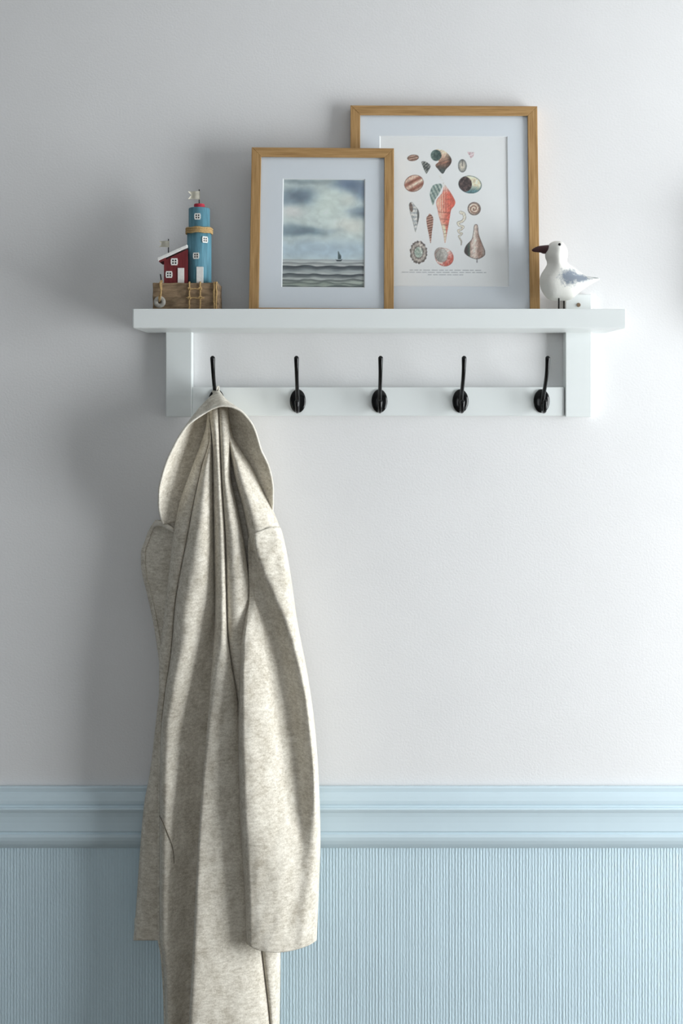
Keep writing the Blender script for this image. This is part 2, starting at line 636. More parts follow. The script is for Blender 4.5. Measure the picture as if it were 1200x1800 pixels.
shelf_board()
BR_D = 0.025
for a, b_ in ((291, 337), (993.5, 1039.5)):
    x0, x1 = P(a, 700, BR_D)[0], P(b_, 700, BR_D)[0]
    br = box('bracket', x0, x1, -BR_D, -0.0005, P(0, 733, BR_D)[2], P(0, 517, BR_D)[2], M['rack'], rack, 0.0015)
    xs_, zs_ = (x0 + x1) / 2, P(0, 536, BR_D)[2]
    bm = bmesh.new()
    bmesh.ops.create_cone(bm, cap_ends=True, segments=14, radius1=0.0042, radius2=0.0030, depth=0.003,
                          matrix=Matrix.Translation((xs_, -BR_D - 0.0008, zs_)) @ Matrix.Rotation(math.pi / 2, 4, 'X'))
    bm_box(bm, xs_ - 0.003, xs_ + 0.003, -BR_D - 0.0028, -BR_D - 0.002, zs_ - 0.0005, zs_ + 0.0005)
    bm_obj('screw', bm, M['screw'], br)
RL_D = 0.021
box('hook_rail', P(337, 0, BR_D)[0] + 0.0003, P(993.5, 0, BR_D)[0] - 0.0012, -RL_D, -0.0005,
    P(0, 731, RL_D)[2], P(0, 680.5, RL_D)[2], M['rack'], rack, 0.0012)


def build_hook_meshes():
    arm = [(-0.006, -0.004, .0050), (0.002, -0.011, .0045), (0.012, -0.020, .0040), (0.022, -0.031, .0036), (0.034, -0.0425, .0035),
           (0.048, -0.0525, .0036), (0.062, -0.0590, .0039), (0.072, -0.0620, .0043), (0.0775, -0.0632, .0045),
           (0.0808, -0.0639, .0040), (0.0822, -0.0642, .0018)]
    c = catmull(arm, 44)
    a = tube('hook_arm', [(0, q[1], q[0]) for q in c], list(c[:, 2]), M['black'], None, 14)
    pr = [(0.006, -0.003, .0042), (-0.006, -0.006, .0042), (-0.015, -0.013, .0040), (-0.0195, -0.022, .0037),
          (-0.0185, -0.030, .0036), (-0.0130, -0.0355, .0036), (-0.0065, -0.0375, .0040), (-0.0015, -0.0378, .0044),
          (0.0015, -0.0376, .0034), (0.0026, -0.0374, .0014)]
    c = catmull(pr, 40)
    b = tube('hook_prong', [(0, q[1], q[0]) for q in c], list(c[:, 2]), M['black'], None, 14)
    # domed oval back plate
    verts, faces = [], []
    rings = [(1.0, 0.0), (1.0, 0.0022), (0.97, 0.0032), (0.88, 0.0042), (0.7, 0.0052), (0.45, 0.0060), (0.2, 0.0064)]
    n = 36
    for s, d in rings:
        for i in range(n):
            t = 2 * math.pi * i / n
            verts.append((0.0150 * s * math.cos(t), -d, 0.0222 * s * math.sin(t)))
    for r in range(len(rings) - 1):
        for i in range(n):
            j = (i + 1) % n
            faces.append((r * n + i, r * n + j, (r + 1) * n + j, (r + 1) * n + i))
    faces.append(tuple(range(n))[::-1])
    faces.append(tuple((len(rings) - 1) * n + i for i in range(n)))
    p = mesh_obj('back_plate', verts, faces, M['black'], None, True)
    return a, b, p


ha, hb, hp = build_hook_meshes()
for i, hx in enumerate((380.5, 523.3, 666.6, 808.8, 951.3)):
    x, y, z = P(hx, 705, RL_D)
    if i == 0:
        a, b_, p = ha, hb, hp
    else:
        a, b_, p = ha.copy(), hb.copy(), hp.copy()
        for o in (a, b_, p): col.objects.link(o)
    a.name = 'hook'
    a.parent = rack
    a.location = Vector((x, y - 0.0002, z)) - rack.location
    for o in (b_, p):
        o.parent = a
        o.location = (0, 0, 0)
    a['label'] = 'black double coat hook'

# ------------------------------------------------------------------ picture frames
CAM = Vector((0, -D, ZC))


def ray_local(Mx, px, py, yl):
    inv = Mx.inverted()
    o = inv @ CAM
    dr = inv.to_3x3() @ Vector(((px - HX) / F, 1, -(py - HY) / F))
    s = (yl - o.y) / dr.y
    q = o + dr * s
    return q.x, q.z


def ink_grid(name, x0, x1, z0, z1, y, img, mat, parent):
    """print: a sheet whose vertices carry the ink colour (img rows top to bottom, linear rgb)"""
    h, w, _ = img.shape
    xs = np.linspace(x0, x1, w)
    zs = np.linspace(z1, z0, h)
    X, Z = np.meshgrid(xs, zs)
    verts = np.stack([X, np.full_like(X, y), Z], 2).reshape(-1, 3)
    idx = np.arange(h * w).reshape(h, w)
    quads = np.stack([idx[1:, :-1], idx[1:, 1:], idx[:-1, 1:], idx[:-1, :-1]], 2).reshape(-1, 4)
    me = bpy.data.meshes.new(name)
    me.vertices.add(len(verts))
    me.vertices.foreach_set('co', verts.ravel())
    me.loops.add(quads.size)
    me.loops.foreach_set('vertex_index', quads.ravel().astype(np.int32))
    me.polygons.add(len(quads))
    me.polygons.foreach_set('loop_start', np.arange(0, quads.size, 4).astype(np.int32))
    me.update(calc_edges=True)
    at = me.color_attributes.new('ink', 'FLOAT_COLOR', 'POINT')
    c = np.ones((h * w, 4))
    c[:, :3] = img.reshape(-1, 3)
    at.data.foreach_set('color', c.ravel())
    return link_mesh(name, me, mat, parent)


def to_lin(img, gain):
    a = np.clip(img / 255.0, 0, 1)
    a = np.where(a <= 0.04045, a / 12.92, ((a + 0.055) / 1.055) ** 2.4)
    return np.clip(a * gain, 0, 0.95)


def picture_frame(name, label, tl, tr, d_bot, d_top, roll, rail_px, open_px, img, print_label):
    """tl, tr: photo corners of the top edge; depths of the front face at foot and head"""
    t = 0.020
    z_head = P(0, tl[1], d_top)[2]
    lean = math.atan2(d_bot - d_top, z_head - Z_DECK)
    base = Vector((0, -d_bot, Z_DECK + t * math.sin(lean) + 0.0003))
    R = Matrix.Rotation(-lean, 4, 'X') @ Matrix.Rotation(math.radians(roll), 4, 'Y')
    Mx = Matrix.Translation(base) @ R
    a, b_ = ray_local(Mx, *tl, 0), ray_local(Mx, *tr, 0)
    cx = (a[0] + b_[0]) / 2
    base += (R.to_3x3() @ Vector((cx, 0, 0)))
    W = (b_[0] - a[0])
    base.z = Z_DECK + t * math.sin(lean) + 0.0003 + abs(math.sin(math.radians(roll))) * W / 2
    Mx = Matrix.Translation(base) @ R
    a, b_ = ray_local(Mx, *tl, 0), ray_local(Mx, *tr, 0)
    H = (a[1] + b_[1]) / 2
    root = empty(name, (0, 0, 0), label, 'picture frame', 'framed prints on the shelf')
    root.matrix_world = Mx
    w = rail_px * K((d_bot + d_top) / 2)

    def rail(L, loc, ang):
        # local x along the rail, z from outer edge (0) to inner edge (w), mitred ends
        o0, i0 = L / 2, L / 2 - w
        bm = bmesh.new()
        pts = [(0, 0), (t, 0), (t, w * 0.72), (0.0030, w * 0.72), (0.0030, w), (0, w)]
        ends = []
        for sgn in (-1, 1):
            ends.append([bm.verts.new((sgn * (L / 2 - z), y, z)) for y, z in pts])
        n = len(pts)
        for i in range(n):
            j = (i + 1) % n
            bm.faces.new((ends[0][i], ends[0][j], ends[1][j], ends[1][i]))
        bm.faces.new(ends[0][::-1])
        bm.faces.new(ends[1])
        bmesh.ops.recalc_face_normals(bm, faces=bm.faces)
        e = [e for e in bm.edges if abs(e.verts[0].co.y) < 1e-6 and abs(e.verts[1].co.y) < 1e-6]
        bmesh.ops.bevel(bm, geom=e, offset=0.0006, segments=1, affect='EDGES')
        o = bm_obj('frame_rail', bm, M['oak'], root, False, True)
        o.location = loc
        o.rotation_euler = (0, ang, 0)
    rail(W, (0, 0, 0), 0)
    rail(W, (0, 0, H), math.pi)
    rail(H, (-W / 2, 0, H / 2), math.pi / 2)
    rail(H, (W / 2, 0, H / 2), -math.pi / 2)
    e = 0.0004
    ix, z0, z1 = W / 2 - w * 0.72 - e, w * 0.72 + e, H - w * 0.72 - e
    box('glass_pane', -ix, ix, 0.0034, 0.0052, z0, z1, M['glass'], root, local=True)
    # mat board with a bevelled window
    (l, tp), (r, bt) = open_px
    ox0, oz1 = ray_local(Mx, l, tp, 0.0056)
    ox1, oz0 = ray_local(Mx, r, bt, 0.0056)
    yf, yb, bv = 0.0056, 0.0074, 0.0016
    outer = [(-ix, z0), (ix, z0), (ix, z1), (-ix, z1)]
    inn = [(ox0, oz0), (ox1, oz0), (ox1, oz1), (ox0, oz1)]
    inb = [(ox0 + bv, oz0 + bv), (ox1 - bv, oz0 + bv), (ox1 - bv, oz1 - bv), (ox0 + bv, oz1 - bv)]
    v = [(x, yf, z) for x, z in outer] + [(x, yf, z) for x, z in inn] + [(x, yb, z) for x, z in inb] + [(x, yb, z) for x, z in outer]
    f = []
    for i in range(4):
        j = (i + 1) % 4
        f += [(i, j, 4 + j, 4 + i), (4 + i, 4 + j, 8 + j, 8 + i), (8 + i, 8 + j, 12 + j, 12 + i), (12 + i, 12 + j, j, i)]
    mo = mesh_obj('mat_board', v, f, [M['mat'], M['mat_core']], root, False, True)
    for p in mo.data.polygons:
        if p.index % 4 == 1: p.material_index = 1
    pr = ink_grid('art_print', ox0, ox1, oz0, oz1, 0.0076, img, print_mat(name + '_ink'), root)
    pr['label'] = print_label
    box('backing_board', -ix, ix, 0.0084, 0.0120, z0, z1, M['backing'], root, local=True)
    return root


def seascape(w=150, h=202):
    v, u = np.meshgrid(np.linspace(0, 1, h), np.linspace(0, 1, w), indexing='ij')
    img = np.zeros((h, w, 3))
    img[:] = (182, 189, 187)
    wx = u + 0.07 * (fbm(u * 5, v * 6, 3) - 0.5)
    wy = v + 0.06 * (fbm(u * 5, v * 6, 8) - 0.5)

    def blob(cx, cy, sx, sy, rgb, a):
        g = np.exp(-(((wx - cx) / sx) ** 2 + ((wy - cy) / sy) ** 2) ** 1.3) * a
        img[:] = img * (1 - g[..., None]) + np.array(rgb) * g[..., None]
    blob(0.5, 0.66, 0.9, 0.10, (163, 176, 186), 0.8)
    blob(0.20, 0.155, 0.24, 0.085, (108, 123, 136), 0.92)
    blob(0.03, 0.20, 0.15, 0.06, (140, 152, 160), 0.7)
    blob(0.22, 0.02, 0.3, 0.025, (130, 140, 145), 0.7)
    blob(0.80, 0.06, 0.22, 0.065, (104, 120, 140), 0.92)
    blob(1.00, 0.12, 0.18, 0.10, (118, 132, 147), 0.85)
    blob(0.52, 0.03, 0.14, 0.03, (140, 148, 150), 0.6)
    blob(0.99, 0.32, 0.16, 0.055, (112, 127, 140), 0.9)
    blob(0.86, 0.30, 0.12, 0.02, (150, 160, 168), 0.6)
    blob(0.22, 0.49, 0.34, 0.045, (112, 128, 138), 0.92)
    blob(0.05, 0.47, 0.2, 0.05, (140, 152, 158), 0.7)
    blob(0.55, 0.48, 0.2, 0.02, (160, 170, 174), 0.6)
    blob(0.55, 0.22, 0.20, 0.16, (196, 203, 197), 0.7)
    blob(0.12, 0.31, 0.15, 0.055, (199, 198, 196), 0.8)
    blob(0.82, 0.43, 0.2, 0.07, (202, 202, 196), 0.8)
    blob(0.80, 0.20, 0.10, 0.05, (196, 198, 192), 0.6)
    brush = fbm(u * 10 + 2.5 * fbm(u * 4, v * 6, 51), v * 17, 21, 5)
    img *= (1 + 0.15 * (brush - 0.5))[..., None]
    img[:] = img + 9 * (np.clip((img - 172) / 30, -1, 1))
    # sea: rows of swell, dark under each crest and paling towards the next
    sea = np.zeros_like(img)
    sea[:] = (176, 182, 183)
    rows = [(.740, .004, (150, 156, 158), (184, 188, 186)), (.768, .007, (118, 122, 124), (182, 184, 182)), (.797, .013, (58, 64, 69), (158, 164, 164)),
            (.852, .010, (150, 155, 154), (176, 180, 178)), (.875, .012, (62, 68, 72), (172, 176, 173)), (.922, .013, (84, 90, 90), (160, 167, 158)),
            (.952, .014, (96, 103, 100), (150, 158, 148)), (.978, .010, (70, 78, 78), (118, 126, 122))]
    for k, (v0, am, dk, lt) in enumerate(rows):
        crest = v0 + am * 2.2 * (fbm(u * 5.0, u * 0 + k * 3.7, 31 + k, 3) - 0.5) + 0.3 * am * np.sin(u * 23 + k * 2.0)
        nxt = rows[k + 1][0] if k + 1 < len(rows) else 1.02
        t = np.clip((v - crest) / (nxt - v0), 0, 1)
        t = np.clip(t + 0.55 * (fbm(u * 7, v * 70, 61 + k) - 0.5), 0, 1)
        t = t ** 1.5
        m_ = np.clip((v - crest) / 0.005, 0, 1)[..., None]
        c = np.array(dk) * (1 - t[..., None]) + np.array(lt) * t[..., None]
        sea = sea * (1 - m_) + c * m_
    msk = np.clip((v - 0.738) / 0.006, 0, 1)[..., None]
    img = img * (1 - msk) + sea * msk

    def poly(pts, rgb, a=1.0):
        inside = np.zeros(u.shape, bool)
        n = len(pts)
        for i in range(n):
            (x0, y0), (x1, y1) = pts[i], pts[(i + 1) % n]
            c = ((y0 > v) != (y1 > v)) & (u < (x1 - x0) * (v - y0) / (y1 - y0 + 1e-12) + x0)
            inside ^= c
        img[inside] = img[inside] * (1 - a) + np.array(rgb) * a
    poly([(.650, .740), (.66, .757), (.715, .758), (.728, .738), (.70, .746), (.67, .746)], (52, 62, 66))
    poly([(.672, .655), (.676, .738), (.714, .738), (.716, .71)], (84, 98, 100))
    poly([(.690, .70), (.684, .738), (.716, .736), (.716, .705)], (66, 80, 84))
    return to_lin(img, 1.5)


def shell_plate():
    x0, x1, y0, y1 = 667.0, 894.5, 238.5, 504.0
    s = 1.35
    w, h = int((x1 - x0) * s), int((y1 - y0) * s)
    Y, X = np.meshgrid(np.linspace(y0, y1, h), np.linspace(x0, x1, w), indexing='ij')
    img = np.zeros((h, w, 3))
    img[:] = (215, 217, 218)
    img *= (1 + 0.03 * (fbm(X / 25, Y / 25, 5) - 0.5))[..., None]
    grain = np.clip(0.5 + 1.7 * (fbm(X / 2.6, Y / 2.6, 13, 3) - 0.5), 0, 1)
    stroke = fbm(X / 1.6 + 0.5 * Y, Y / 4.5 - 0.2 * X, 77, 2)
    A = lambda x, y: (690 + x / 6.316, 230 + y / 6.316)
    B = lambda x, y: (690 + x / 6.316, 350 + y / 6.316)

    def sd_poly(pts):
        pts = np.asarray(pts, float)
        dmin = np.full(X.shape, 1e9)
        ins = np.zeros(X.shape, bool)
        n = len(pts)
        for i in range(n):
            a, b_ = pts[i], pts[(i + 1) % n]
            e = b_ - a
            t = np.clip(((X - a[0]) * e[0] + (Y - a[1]) * e[1]) / (e @ e + 1e-9), 0, 1)
            dmin = np.minimum(dmin, np.hypot(X - a[0] - t * e[0], Y - a[1] - t * e[1]))
            ins ^= ((a[1] > Y) != (b_[1] > Y)) & (X < (b_[0] - a[0]) * (Y - a[1]) / (b_[1] - a[1] + 1e-12) + a[0])
        return np.where(ins, -dmin, dmin)

    def smooth_poly(pts, n=60):
        pts = list(pts) + [pts[0]]
        pts = np.asarray(pts, float)
        out = []
        m = len(pts) - 1
        for i in range(m):
            p0, p1, p2, p3 = pts[(i - 1) % m], pts[i], pts[(i + 1) % m], pts[(i + 2) % m]
            for t in np.linspace(0, 1, max(2, n // m), endpoint=False):
                out.append(0.5 * ((2 * p1) + (-p0 + p2) * t + (2 * p0 - 5 * p1 + 4 * p2 - p3) * t * t
                                  + (-p0 + 3 * p1 - 3 * p2 + p3) * t**3))
        return out

    def put(mask, rgb):
        rgb = np.asarray(rgb, float)
        c = rgb if rgb.ndim == 3 else np.broadcast_to(rgb, img.shape)
        img[:] = img * (1 - mask[..., None]) + c * mask[..., None]

    def fill(sd, rgb, a=1.0, soft=0.6):
        m = np.clip(0.5 - sd / soft, 0, 1) * a
        c = np.asarray(rgb, float)
        c = np.broadcast_to(c, img.shape)
        g = c.mean(2, keepdims=True)
        c = (g + (c - g) * 0.82) * (0.80 + 0.34 * stroke)[..., None]
        put(m, c)
        return m

    def ell(c, rx, ry, rot=0.0):
        a = math.radians(rot)
        dx, dy = X - c[0], Y - c[1]
        ex, ey = dx * math.cos(a) + dy * math.sin(a), -dx * math.sin(a) + dy * math.cos(a)
        return (np.hypot(ex / rx, ey / ry) - 1) * min(rx, ry), ex / rx, ey / ry

    def mixc(f, a, b_):
        f = np.clip(f, 0, 1)[..., None]
        return np.asarray(a, float) * (1 - f) + np.asarray(b_, float) * f

    # small striped oval
    sd, ex, ey = ell((726.4, 277.2), 10.2, 5.6, -8)
    fill(sd, mixc(0.5 + 0.5 * np.sin(ey * 8 + ex), (112, 78, 66), (196, 160, 140)))
    fill(np.abs(sd + 0.4) - 0.5, (92, 68, 60), 0.7)
    # dark top shell
    p = smooth_poly([A(325, 345), A(365, 338), A(415, 368), A(425, 400), A(390, 465), A(375, 472), A(345, 410)])
    sd = sd_poly(p)
    fill(sd, mixc(grain + 0.25 * np.sin((X + Y) * 1.1), (52, 58, 58), (150, 150, 142)))
    # turban shell
    p = smooth_poly([A(480, 206), A(560, 208), A(620, 248), A(662, 312), A(650, 370), A(600, 425), A(562, 476), A(510, 425), A(480, 380), A(520, 335), A(470, 300)])
    sd = sd_poly(p)
    f = (Y - 262) / 42.0
    base = mixc(f * 1.6, (222, 206, 178), (164, 106, 84))
    base = np.where((f > 0.55)[..., None], mixc((f - 0.55) * 3, (150, 98, 78), (66, 74, 72)), base)
    base = base * (0.85 + 0.3 * grain)[..., None]
    base = base * (1 - 0.55 * np.clip((X - 784) / 9, 0, 1))[..., None]
    fill(sd, base)
    sd2, ex, ey = ell((767.4, 272.6), 9.6, 10.0, 0)
    fill(sd2, mixc(0.6 * grain + 0.4 * np.clip(-ex, 0, 1), (44, 66, 64), (120, 138, 128)))
    fill(np.abs((Y - 288) - 0.35 * (X - 772) * -1) - 0.8, (218, 196, 168), 0.0)
    for k, yy in enumerate((284, 290, 296)):
        fill(np.maximum(np.abs(Y - yy + 0.35 * (X - 778)) - 0.5, sd + 0.8), (60, 54, 52), 0.55)
    # cowrie
    sd, ex, ey = ell((814, 291), 7.8, 11.8, 0)
    fill(sd, mixc(np.hypot(ex, ey) ** 2, (206, 194, 176), (92, 96, 98)))
    fill(np.maximum(np.abs(X - 814) - 1.0, np.abs(Y - 286) - 6), (88, 84, 82), 0.7)
    # pink fragment
    sd = sd_poly([A(838, 228), A(920, 232), A(905, 285), A(878, 300)])
    fill(sd, mixc(grain, (168, 128, 134), (214, 192, 194)), 0.9)
    # striped bulla
    sd, ex, ey = ell((728, 322.6), 17.6, 14.6, -22)
    sd = np.maximum(sd, 0.0 * X + sd)
    st = 0.5 + 0.5 * np.sin(ey * 7.5 + 1.2 * ex + 0.5)
    c = mixc(st, (150, 88, 70), (216, 186, 166))
    c = c * (1 - 0.35 * np.clip(ey - 0.3, 0, 1))[..., None]
    fill(sd, c * (0.9 + 0.2 * grain)[..., None])
    fill(np.abs(sd + 0.5) - 0.5, (112, 84, 74), 0.7)
    # big nerite
    sd, ex, ey = ell((827.4, 324.2), 20.8, 15.8, 8)
    c = mixc((ey + 0.1) * 1.3 + 0.4 * (grain - 0.5), (228, 212, 178), (84, 124, 130))
    fill(sd, c * (0.85 + 0.3 * grain)[..., None])
    fill(np.abs(sd + 0.6) - 0.6, (70, 96, 100), 0.75)
    sd2, ex, ey = ell((818.5, 323.6), 12.2, 13.4, 0)
    fill(np.maximum(sd2, sd + 0.4), mixc(grain * 0.9, (44, 36, 38), (108, 84, 80)))
    # central spindle: green lip and coral whorls
    p = smooth_poly([A(545, 590), A(555, 625), A(520, 700), A(475, 770), A(450, 830), A(422, 740), A(420, 680), A(450, 610), A(500, 590)])
    sd = sd_poly(p)
    fill(sd, mixc(0.5 + 0.4 * np.sin((X - 0.5 * Y) * 0.9) + 0.4 * (grain - 0.5), (88, 112, 108), (172, 182, 172)))
    p = smooth_poly([A(520, 505), A(545, 500), A(600, 610), A(640, 670), A(698, 775), A(692, 830), B(655, 120), B(640, 200), B(622, 300),
                     B(605, 390), B(585, 492), B(570, 400), B(548, 300), B(520, 200), B(505, 130), B(490, 60), A(500, 760), A(560, 680), A(560, 580)], 120)
    sd = sd_poly(p)
    cx_ = 781 + 0.02 * (Y - 360)
    f = (X - cx_) / 16.0
    c = mixc(0.5 - 0.9 * f + 0.35 * np.sin(X * 1.6) * (Y < 375), (206, 88, 70), (236, 170, 146))
    c = np.where((Y < 340)[..., None], mixc((340 - Y) / 16, c, (226, 222, 216)), c)
    c = np.where((Y > 392)[..., None], mixc((Y - 392) / 8 * np.clip((783 - X) / 4 + 0.6, 0, 1), c, (224, 212, 180)), c)
    for yy in (374, 386, 396, 404, 411, 417):
        c = c * (1 - 0.22 * np.exp(-((Y - yy - 0.1 * (X - 782)) / 0.9) ** 2))[..., None]
    fill(sd, c * (0.92 + 0.16 * grain)[..., None])
    fill(np.maximum(np.abs(sd + 0.3) - 0.4, 335 - Y), (176, 82, 68), 0.6)
    # slim grey shell
    p = smooth_poly([B(185, 60), B(215, 38), B(245, 70), B(290, 130), B(296, 210), B(262, 350), B(252, 362), B(220, 230), B(195, 150)])
    sd = sd_poly(p)
    c = mixc(0.5 + 0.6 * (grain - 0.5) + 0.3 * np.sin(Y * 0.9), (142, 150, 156), (222, 216, 208))
    c = np.where(((X > 733.5) & (Y < 395))[..., None], (98, 98, 96), c)
    fill(sd, c)
    sd2, ex, ey = ell(B(208, 95), 3.0, 8.5, -8)
    fill(np.maximum(sd2, sd), (104, 84, 76), 0.85)
    fill(np.abs(sd + 0.3) - 0.4, (100, 100, 98), 0.6)
    # brown auger
    p = smooth_poly([B(378, 215), B(395, 190), B(415, 165), B(450, 200), B(454, 260), B(440, 370), B(424, 496), B(405, 400), B(385, 300)])
    sd = sd_poly(p)
    fill(sd, mixc(0.5 + 0.5 * np.sin(Y * 1.45 + X * 0.4) + 0.3 * (grain - 0.5), (112, 70, 60), (190, 148, 128)))
    # worm spiral
    pts = [B(762, 150), B(795, 165), B(805, 205), B(775, 250), B(730, 268), B(745, 295), B(790, 312), B(765, 340), B(732, 352), B(745, 375),
           B(775, 385), B(755, 405), B(738, 415), B(755, 450), B(768, 475), B(765, 510)]
    wl = catmull(np.array(pts), 90)
    dm = np.full(X.shape, 1e9)
    tt = np.zeros(X.shape)
    for k, (a, b_) in enumerate(wl):
        dd = np.hypot(X - a, Y - b_)
        tt = np.where(dd < dm, k / 90, tt)
        dm = np.minimum(dm, dd)
    r = 2.6 * (1 - 0.75 * tt)
    fill(dm - r, (216, 204, 186))
    fill(np.abs(dm - r) - 0.45, (134, 124, 114), 0.8)
    # round spiral
    sd, ex, ey = ell((834.4, 367), 11.8, 11.9, 0)
    rr, th = np.hypot(ex, ey), np.arctan2(ey, ex)
    c = mixc(0.5 + 0.5 * np.sin(rr * 15 + th), (140, 104, 88), (228, 204, 184))
    c = np.where((rr > 0.78)[..., None], (122, 106, 98), c)
    fill(sd, c * (0.9 + 0.2 * grain)[..., None])
    # pear whelk
    p = smooth_poly([B(912, 292), B(948, 290), B(962, 395), B(1000, 500), B(1030, 580), B(1018, 632), B(940, 668), B(850, 640), B(800, 592), B(818, 520), B(880, 450), B(900, 370)], 90)
    sd = sd_poly(p)
    f = (X - 832) / 16
    c = mixc(0.5 + 0.5 * np.sin(f * 5 + 1.0) + 0.4 * (grain - 0.5), (150, 116, 102), (222, 202, 190))
    c = np.where((f < -0.35)[..., None], mixc((-f - 0.35) * 3 + 0.5 * (grain - 0.5), (84, 108, 96), (70, 62, 60)), c)
    c = c * (1 - 0.4 * np.clip((X - 846) / 7, 0, 1))[..., None]
    fill(sd, c)
    fill(np.abs(sd + 0.5) - 0.6, (84, 70, 64), 0.75)
    fill(np.maximum(np.abs(X - 838.8) - 1.2, np.abs(Y - 458) - 4), (120, 116, 118), 0.8)
    # limpet
    sd, ex, ey = ell((735.9, 444.2), 15.2, 19.8, 0)
    th = np.arctan2(ey, ex)
    sd = sd + 0.5 * np.sin(th * 17 + 2 * np.sin(th * 3)) + 1.2 * (grain - 0.5)
    rr = np.hypot(ex, ey)
    c = mixc(0.5 + 0.5 * np.sin(rr * 11 + 0.4 * np.sin(th * 14)) + 0.4 * (grain - 0.7), (96, 86, 82), (186, 176, 166))
    c = np.where((rr < 0.48)[..., None], mixc(grain, (126, 146, 132), (196, 202, 192)), c)
    fill(sd, c)
    fill(np.maximum(np.abs(X - 738.5 - 0.06 * (Y - 430)) - 1.0, np.abs(Y - 432) - 9), (226, 214, 204), 0.7)
    # moon snail
    sd, ex, ey = ell((781.2, 452.5), 16.8, 15.6, 35)
    c = mixc(0.5 - 0.9 * ((X - 783) / 14 * 0.6 + (Y - 455) / 14 * 0.6) + 0.7 * (grain - 0.5), (196, 92, 78), (232, 216, 208))
    fill(sd, c)
    sd2, ex, ey = ell((775.5, 448.5), 11.2, 13.0, -20)
    fill(sd2, mixc(0.35 + 0.5 * ex + 0.4 * (grain - 0.5), (140, 134, 126), (206, 202, 196)))
    fill(np.abs(sd2) - 0.5, (146, 122, 112), 0.6)
    fill(np.abs(sd + 0.3) - 0.4, (156, 92, 82), 0.6)
    # faint halo lines and the three lines of tiny caption
    rnd = random.Random(4)
    for yy, a, b_ in ((475.3, 720, 848), (479.2, 706, 856), (483.3, 752, 815)):
        x = a
        while x < b_:
            wd = rnd.uniform(4, 13)
            ink = np.maximum(np.abs(X - x - wd / 2) - wd / 2, np.abs(Y - yy) - 0.55 - 0.25 * np.sin(X * 3.1))
            fill(ink, (128, 128, 134), 0.75, 0.5)
            x += wd + rnd.uniform(1.6, 3)
    return to_lin(img, 1.5)


big = picture_frame('picture_frame', 'larger oak frame with a print of many seashells, leaning on the wall behind',
                    (615.8, 185.0), (944.0, 186.6), 0.062, 0.021, 0.27, 17.3,
                    ((667, 238.5), (894.5, 504.0)), shell_plate(), 'antique style print of assorted seashells')
small = picture_frame('picture_frame', 'smaller oak frame with a grey seascape and a sailboat, in front',
                      (442.2, 258.7), (692.3, 260.6), 0.094, 0.056, 0.42, 17.0,
                      ((497.0, 313.5), (640.8, 506.0)), seascape(), 'grey painted sea with a small sailboat')

# ------------------------------------------------------------------ lighthouse ornament
OD0, OD1 = 0.055, 0.112
orn = empty('lighthouse_ornament', (P(326, 541, 0.085)[0], -0.085, Z_DECK),
            'driftwood ornament with a blue lighthouse and a small red house', 'ornament')


def drift_block():
    bm = bmesh.new()
    x0, x1 = P(268, 500, OD1)[0], P(383.5, 500, OD1)[0]
    bm_box(bm, x0, x1, -OD1, -OD0, Z_DECK + 0.0004, P(0, 497, OD1)[2])
    bmesh.ops.subdivide_edges(bm, edges=list(bm.edges), cuts=7, use_grid_fill=True)
    for v in bm.verts:
        n = vnoise(v.co.x * 90, v.co.z * 90 + v.co.y * 40, 3) - 0.5
        if v.co.z > Z_DECK + 0.002:
            v.co.z += 0.0022 * n
        v.co.y += 0.0018 * (vnoise(v.co.x * 60, v.co.z * 120, 6) - 0.5)
        v.co.x += 0.0014 * (vnoise(v.co.z * 80, v.co.y * 90, 9) - 0.5)
    o = bm_obj('driftwood_base', bm, M['drift'], orn)
    md = o.modifiers.new('bevel', 'BEVEL')
    md.width = 0.0018
    md.segments = 2
    md.limit_method = 'ANGLE'
    return o


drift_block()
BASE_TOP = P(0, 497.5, OD1)[2]


def lathe(name, cx, cy, prof, mat, parent, n=48):
    verts, faces = [], []
    for r, z in prof:
        for i in range(n):
            a = 2 * math.pi * i / n
            verts.append((cx + r * math.cos(a), cy + r * math.sin(a), z))
    for k in range(len(prof) - 1):
        for i in range(n):
            j = (i + 1) % n
            faces.append((k * n + i, k * n + j, (k + 1) * n + j, (k + 1) * n + i))
    faces.append(tuple(range(n))[::-1])
    faces.append(tuple((len(prof) - 1) * n + i for i in range(n)))
    o = mesh_obj(name, verts, faces, mat, parent)
    for p in o.data.polygons:
        p.use_smooth = abs(p.normal.z) < 0.5
    return o


TD = 0.083                                # tower axis depth
tk = K(TD)
tcx = P(350.2, 0, TD)[0]
zt = lambda py, d=TD: P(0, py, d)[2]
R1, R2 = 21.2 * tk, 18.6 * tk
tower = lathe('tower', tcx, -TD, [(R1, BASE_TOP - 0.001), (R1, zt(404)), (R2, zt(403.5)), (R2, zt(367.5)), (R2 - 0.0008, zt(366.6))], M['tower_blue'], orn)
lathe('tower_cap', tcx, -TD, [(9.2 * tk, zt(367)), (9.4 * tk, zt(365.5)), (9.4 * tk, zt(360)), (8.8 * tk, zt(359))], M['cap_red'], orn)
for zc_ in (403.2, 406.8, 410.0):
    n = 40
    pts = [(tcx + (R1 + 0.0012) * math.cos(2 * math.pi * i / n), -TD + (R1 + 0.0012) * math.sin(2 * math.pi * i / n),
            zt(zc_) + 0.0006 * math.sin(i * 0.9)) for i in range(n + 1)]
    tube('twine_band', pts, 0.0021, M['twine'], orn, 8, cap=False)

